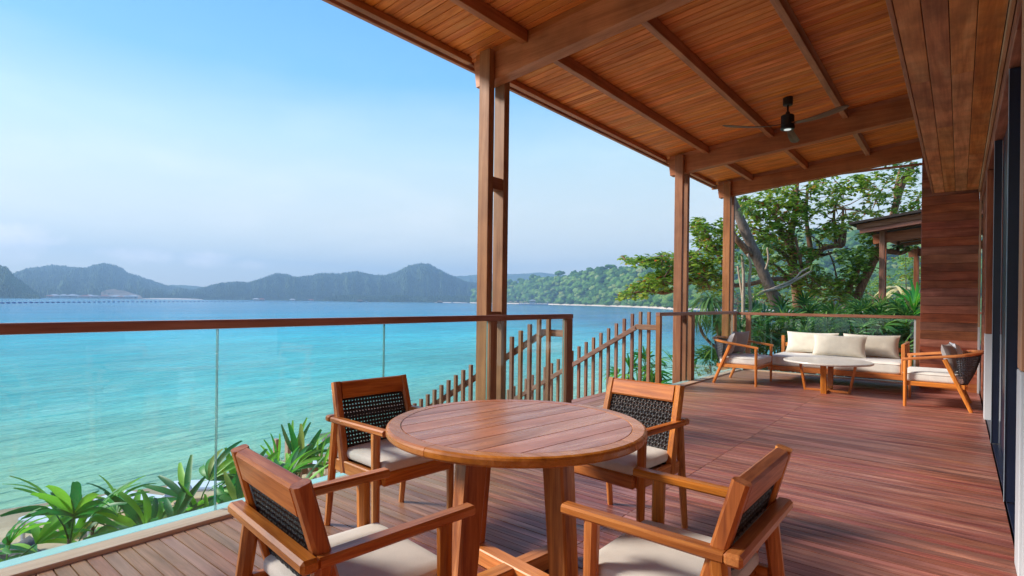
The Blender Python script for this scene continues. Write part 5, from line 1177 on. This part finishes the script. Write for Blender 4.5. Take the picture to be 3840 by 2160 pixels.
# pale stilt-rooted screw pines left of the leaning trunk
def straps(V, F, c, n, ln, w, seed, up=.6, droop=2.2):
    r = random.Random(seed)
    for k in range(n):
        a = k*2.4; el = r.uniform(-.1, 1.2)*up; d = Vector((math.cos(a)*math.cos(el), math.sin(a)*math.cos(el), math.sin(el)+.2)).normalized()
        blade(V, F, c+Vector((r.uniform(-.04, .04), r.uniform(-.04, .04), r.uniform(-.1, .1))), d, Vector((0, 0, 1)), ln*r.uniform(.6, 1.1), w, droop*r.uniform(.5, 1.3), 9, .25, .1, .8)
def screw_pine(label, base, heads, trunk_pts, mt, seed, n=40, ln=.8, w=.045):
    th = thing('screw_pine', label, 'screw pine', tuple(base), 0); lc = local(th); m = MB()
    for pts, r0, r1 in trunk_pts: limb(m, [lc(p) for p in pts], r0, r1, 8)
    m.build('trunk', mt, th, True)
    for k, (h, s_) in enumerate(heads):
        V = []; F = []; straps(V, F, lc(h), int(n*s_), ln*s_, w, seed+k); mm = MB(); mm.add(V, F); mm.build('leaf_crown', M_pand, th, True)
screw_pine('large screw pine with long drooping strap leaves, outside the glass left of the far armchair', at(2710, 1400, 13.6), [(at(2660, 1130, 13.6), 1.15), (at(2700, 1200, 13.8), 1.0), (at(2620, 1190, 13.7), .9)],
           [([at(2740, 1460, 13.7), at(2715, 1330, 13.7), at(2690, 1230, 13.8), at(2660, 1140, 13.6)], .06, .05), ([at(2715, 1330, 13.7), at(2640, 1260, 13.7), at(2620, 1200, 13.7)], .04, .035)], M_barkr, 51, n=64, ln=.85)
screw_pine('screw pine with pale jointed stems, between the corner column and the leaning trunk', bx(450, 1500, 16), [(bx(400, 880, 15.8), .6), (bx(450, 980, 16.2), .45), (bx(480, 430, 16.0), .5)],
           [([bx(450, 1600, 16), bx(452, 1300, 16), bx(455, 1050, 16), bx(440, 850, 16)], .055, .04), ([bx(520, 1500, 16), bx(515, 1250, 16), bx(505, 1100, 16), bx(520, 950, 16), bx(490, 850, 16)], .05, .03), ([bx(460, 1400, 16.1), bx(430, 1150, 16.1), bx(400, 960, 16.1)], .035, .025)], M_barkl, 61, n=46, ln=.7, w=.04)
screw_pine('fallen pale screw pine lying almost flat before the almond tree', bx(530, 1250, 16.5), [(bx(1090, 960, 17.2), .55), (bx(665, 770, 16.4), .5)],
           [([bx(530, 1260, 16.5), bx(640, 1190, 16.6), bx(800, 1155, 16.8), bx(950, 1075, 17), bx(1070, 1005, 17.2)], .05, .03), ([bx(700, 1170, 16.7), bx(900, 1085, 16.9), bx(980, 1010, 17), bx(1050, 975, 17.2)], .03, .025), ([bx(655, 990, 16.5), bx(680, 900, 16.4), bx(668, 790, 16.4)], .035, .03)], M_barkl, 71, n=40, ln=.62, w=.035)
# understory palms along the end railing
r = random.Random(12)
us = [(2790, 1260, 13.9), (2850, 1240, 14.3), (2905, 1290, 14.2), (2950, 1230, 14.8), (3000, 1280, 14.4), (3050, 1240, 14.8), (3095, 1290, 14.4), (3130, 1230, 15), (3180, 1270, 14.5), (3230, 1190, 15.2), (3265, 1250, 14.6), (3305, 1200, 15), (3340, 1255, 14.5), (3380, 1190, 15.2), (3410, 1240, 14.7), (3435, 1160, 14.9), (3460, 1280, 14.5), (2720, 1330, 14.4), (2880, 1360, 14.5), (3290, 1330, 14.3), (3380, 1340, 14.2)]
pos_ = ['behind the left armchair', 'right of the corner post', 'above the left end of the sofa', 'under the leaning trunk', 'just right of the leaning trunk', 'behind the left sofa pillow', 'behind the middle sofa pillow', 'left of the second glass joint of the end railing', 'behind the gap between the middle and right sofa pillows', 'under the dark crooked tree', 'behind the right sofa pillow',
        'left of the pavilion column', 'above the right sofa arm', 'in front of the pavilion column', 'between the pavilion column and the plank wall', 'with bright yellow-green fans against the plank wall', 'low against the plank wall', 'below the large screw pine', 'low down, behind the left end of the sofa', 'low down, behind the right half of the sofa', 'low down by the foot of the plank wall']
for k, (px, py, d_) in enumerate(us):
    p = at(px, py, d_); fan_palm('slender fan palm '+pos_[k], p.x, p.y, p.z, 22 if k < 17 else 18, 100+k, 1.5, PU if k not in (15,) else PL, 'understory fan palms behind the end railing', 3)
for k in range(16):
    px = 2790+k*42+r.uniform(-12, 12); p = at(px, r.uniform(1175, 1230), r.uniform(15.6, 17.2))
    fan_palm(("low", "tall", "leaning", "thick", "sparse", "dark")[k % 6]+' back-row fan palm, '+('by the leaning trunk' if px < 2950 else 'over the sofa pillows' if px < 3200 else 'left of the plank wall')+(', half hidden' if k % 2 else ', mostly hidden'), p.x, p.y, p.z, 20, 400+k, 1.55, PU, 'understory fan palms behind the end railing', 3)
# leafy shrubs: rosette bushes at ground level behind the railing
def bush(label, px, py, d_, rx, ry, n, m, seed, ls=.14):
    p = at(px, py, d_); th = thing('shrub', label, 'shrub', tuple(p), 0); lc = local(th); r = random.Random(seed); C = []
    for _ in range(n):
        u, v, w = r.gauss(0, .45), r.gauss(0, .45), r.gauss(0, .45); C.append(Vector((u*rx, w*rx, v*ry)))
    rosettes('foliage', C, m, ls=ls, lw=ls*.42, per=7, parent=th, seed=seed); s = MB()
    gz = ground(p.x, p.y)-p.z
    for c in C[::max(1, n//7)]: s.tube([(0, 0, gz-.1), (c.x*.4, c.y*.4, gz*.5), c], [.02, .015, .008], 5)
    s.build('stems', M_stem, th, kind='stuff')
for k, (lb_, *a) in enumerate((('low shrub under the large screw pine, behind the far glass', 2700, 1390, 14.2, .7, .5, 60, M_leafd), ('dense shrub filling the ground behind the left end of the sofa', 2900, 1370, 15.5, 1.1, .6, 90, M_leafd), ('dense shrub filling the ground behind the middle of the sofa', 3060, 1350, 15.8, 1.2, .7, 100, M_leafd), ('dense shrub filling the ground behind the right half of the sofa', 3240, 1330, 15.8, 1.2, .8, 110, M_leafd),
                               ('shrub at the foot of the plank wall, behind the end railing', 3400, 1330, 15.4, 1.0, .8, 90, M_leafd), ('leafy shrub at the foot of the leaning trunk', 3010, 1230, 17.8, 1.3, .7, 110, M_leaf), ('leafy shrub below the dark crooked tree', 3210, 1180, 18.2, 1.2, .8, 100, M_leafd), ('shrub beyond the stair rail, left of the second column', 2450, 1400, 11.5, .45, .4, 26, M_palm2), ('yellow-green columnar shrub behind the pavilion', 3415, 1010, 29, 1.0, 2.6, 190, M_leaf))):
    bush(lb_, *a, 30+k, ls=.15 if k < 8 else .22)
for k, (px, py, d_, lb_) in enumerate(((2300, 1395, 10.6, 'long-leaved plant reaching between the last stair pickets'), (2365, 1370, 10.9, 'long-leaved plant behind the post at the end of the far glass'), (2480, 1375, 11.0, 'long-leaved plant showing between the end post and the second column'))):
    p = at(px+60, py, d_); fan_palm(lb_, p.x, p.y, p.z, 9, 200+k, 1.1, PL, None, 2, 'plant')
# more trees further back, beyond the pavilion
def mid_tree(label, px, py, dist, rad, n, m, seed, ls=.3):
    p = at(px, py, dist); gz = -1.5 if dist < 60 else -2.6; th = thing('garden_tree', label, 'tree', (p.x, p.y, gz), 0); H = p.z-gz; r = random.Random(seed); C = []
    tr = MB(); limb(tr, [(0, 0, -.5), (.1*rad, 0, H*.5), (0, .1*rad, H)], rad*.07, rad*.03)
    for k in range(6): a = k*1.05; limb(tr, [(0, 0, H*.55), (rad*.4*math.cos(a), rad*.4*math.sin(a), H*.85), (rad*.8*math.cos(a), rad*.8*math.sin(a), H+.1*rad)], rad*.025, rad*.01)
    tr.build('trunk', M_barkr, th, True)
    sub = [Vector((r.gauss(0, .42)*rad, r.gauss(0, .42)*rad, H+r.gauss(0, .30)*rad)) for _ in range(14)]
    for _ in range(n): s_ = r.choice(sub); C.append(s_+Vector((r.gauss(0, .17), r.gauss(0, .17), r.gauss(0, .12)))*rad)
    rosettes('crown', C, m, ls=ls, lw=ls*.5, per=7, parent=th, seed=seed)
for k, a in enumerate((('round green tree seen through the pavilion, left of its far post', 3370, 1110, 60, 3.6, 260, M_leaf), ('pale green tree seen between the pavilion posts, low down', 3400, 1130, 85, 4.2, 260, M_leaf), ('green tree just left of the pavilion column, on the low ground', 3270, 1120, 70, 4.0, 260, M_leafd), ('bushy tree beyond the dark crooked trunk', 3120, 1125, 75, 4.5, 260, M_leaf),
                      ('green tree between the leaning trunk and the almond tree, far back', 2930, 1135, 90, 4.5, 240, M_leaf), ('low tree behind the pale screw pine stems', 2820, 1120, 120, 6.0, 240, M_leafd), ('light green tree right of the far screw pine, beyond the water', 2760, 1105, 160, 7, 260, M_leaf))):
    mid_tree(*a, 300+k, ls=.34+.10*(a[3] > 100))
p = at(3375, 1080, 40); 
coconut('coconut palm with yellowing fronds seen between the pavilion posts', math.degrees(math.atan2(-p.x, p.y)), math.hypot(p.x, p.y), -1.5, 4.2, 77, fr=1.9, m=M_palmy, group=None, n=9)
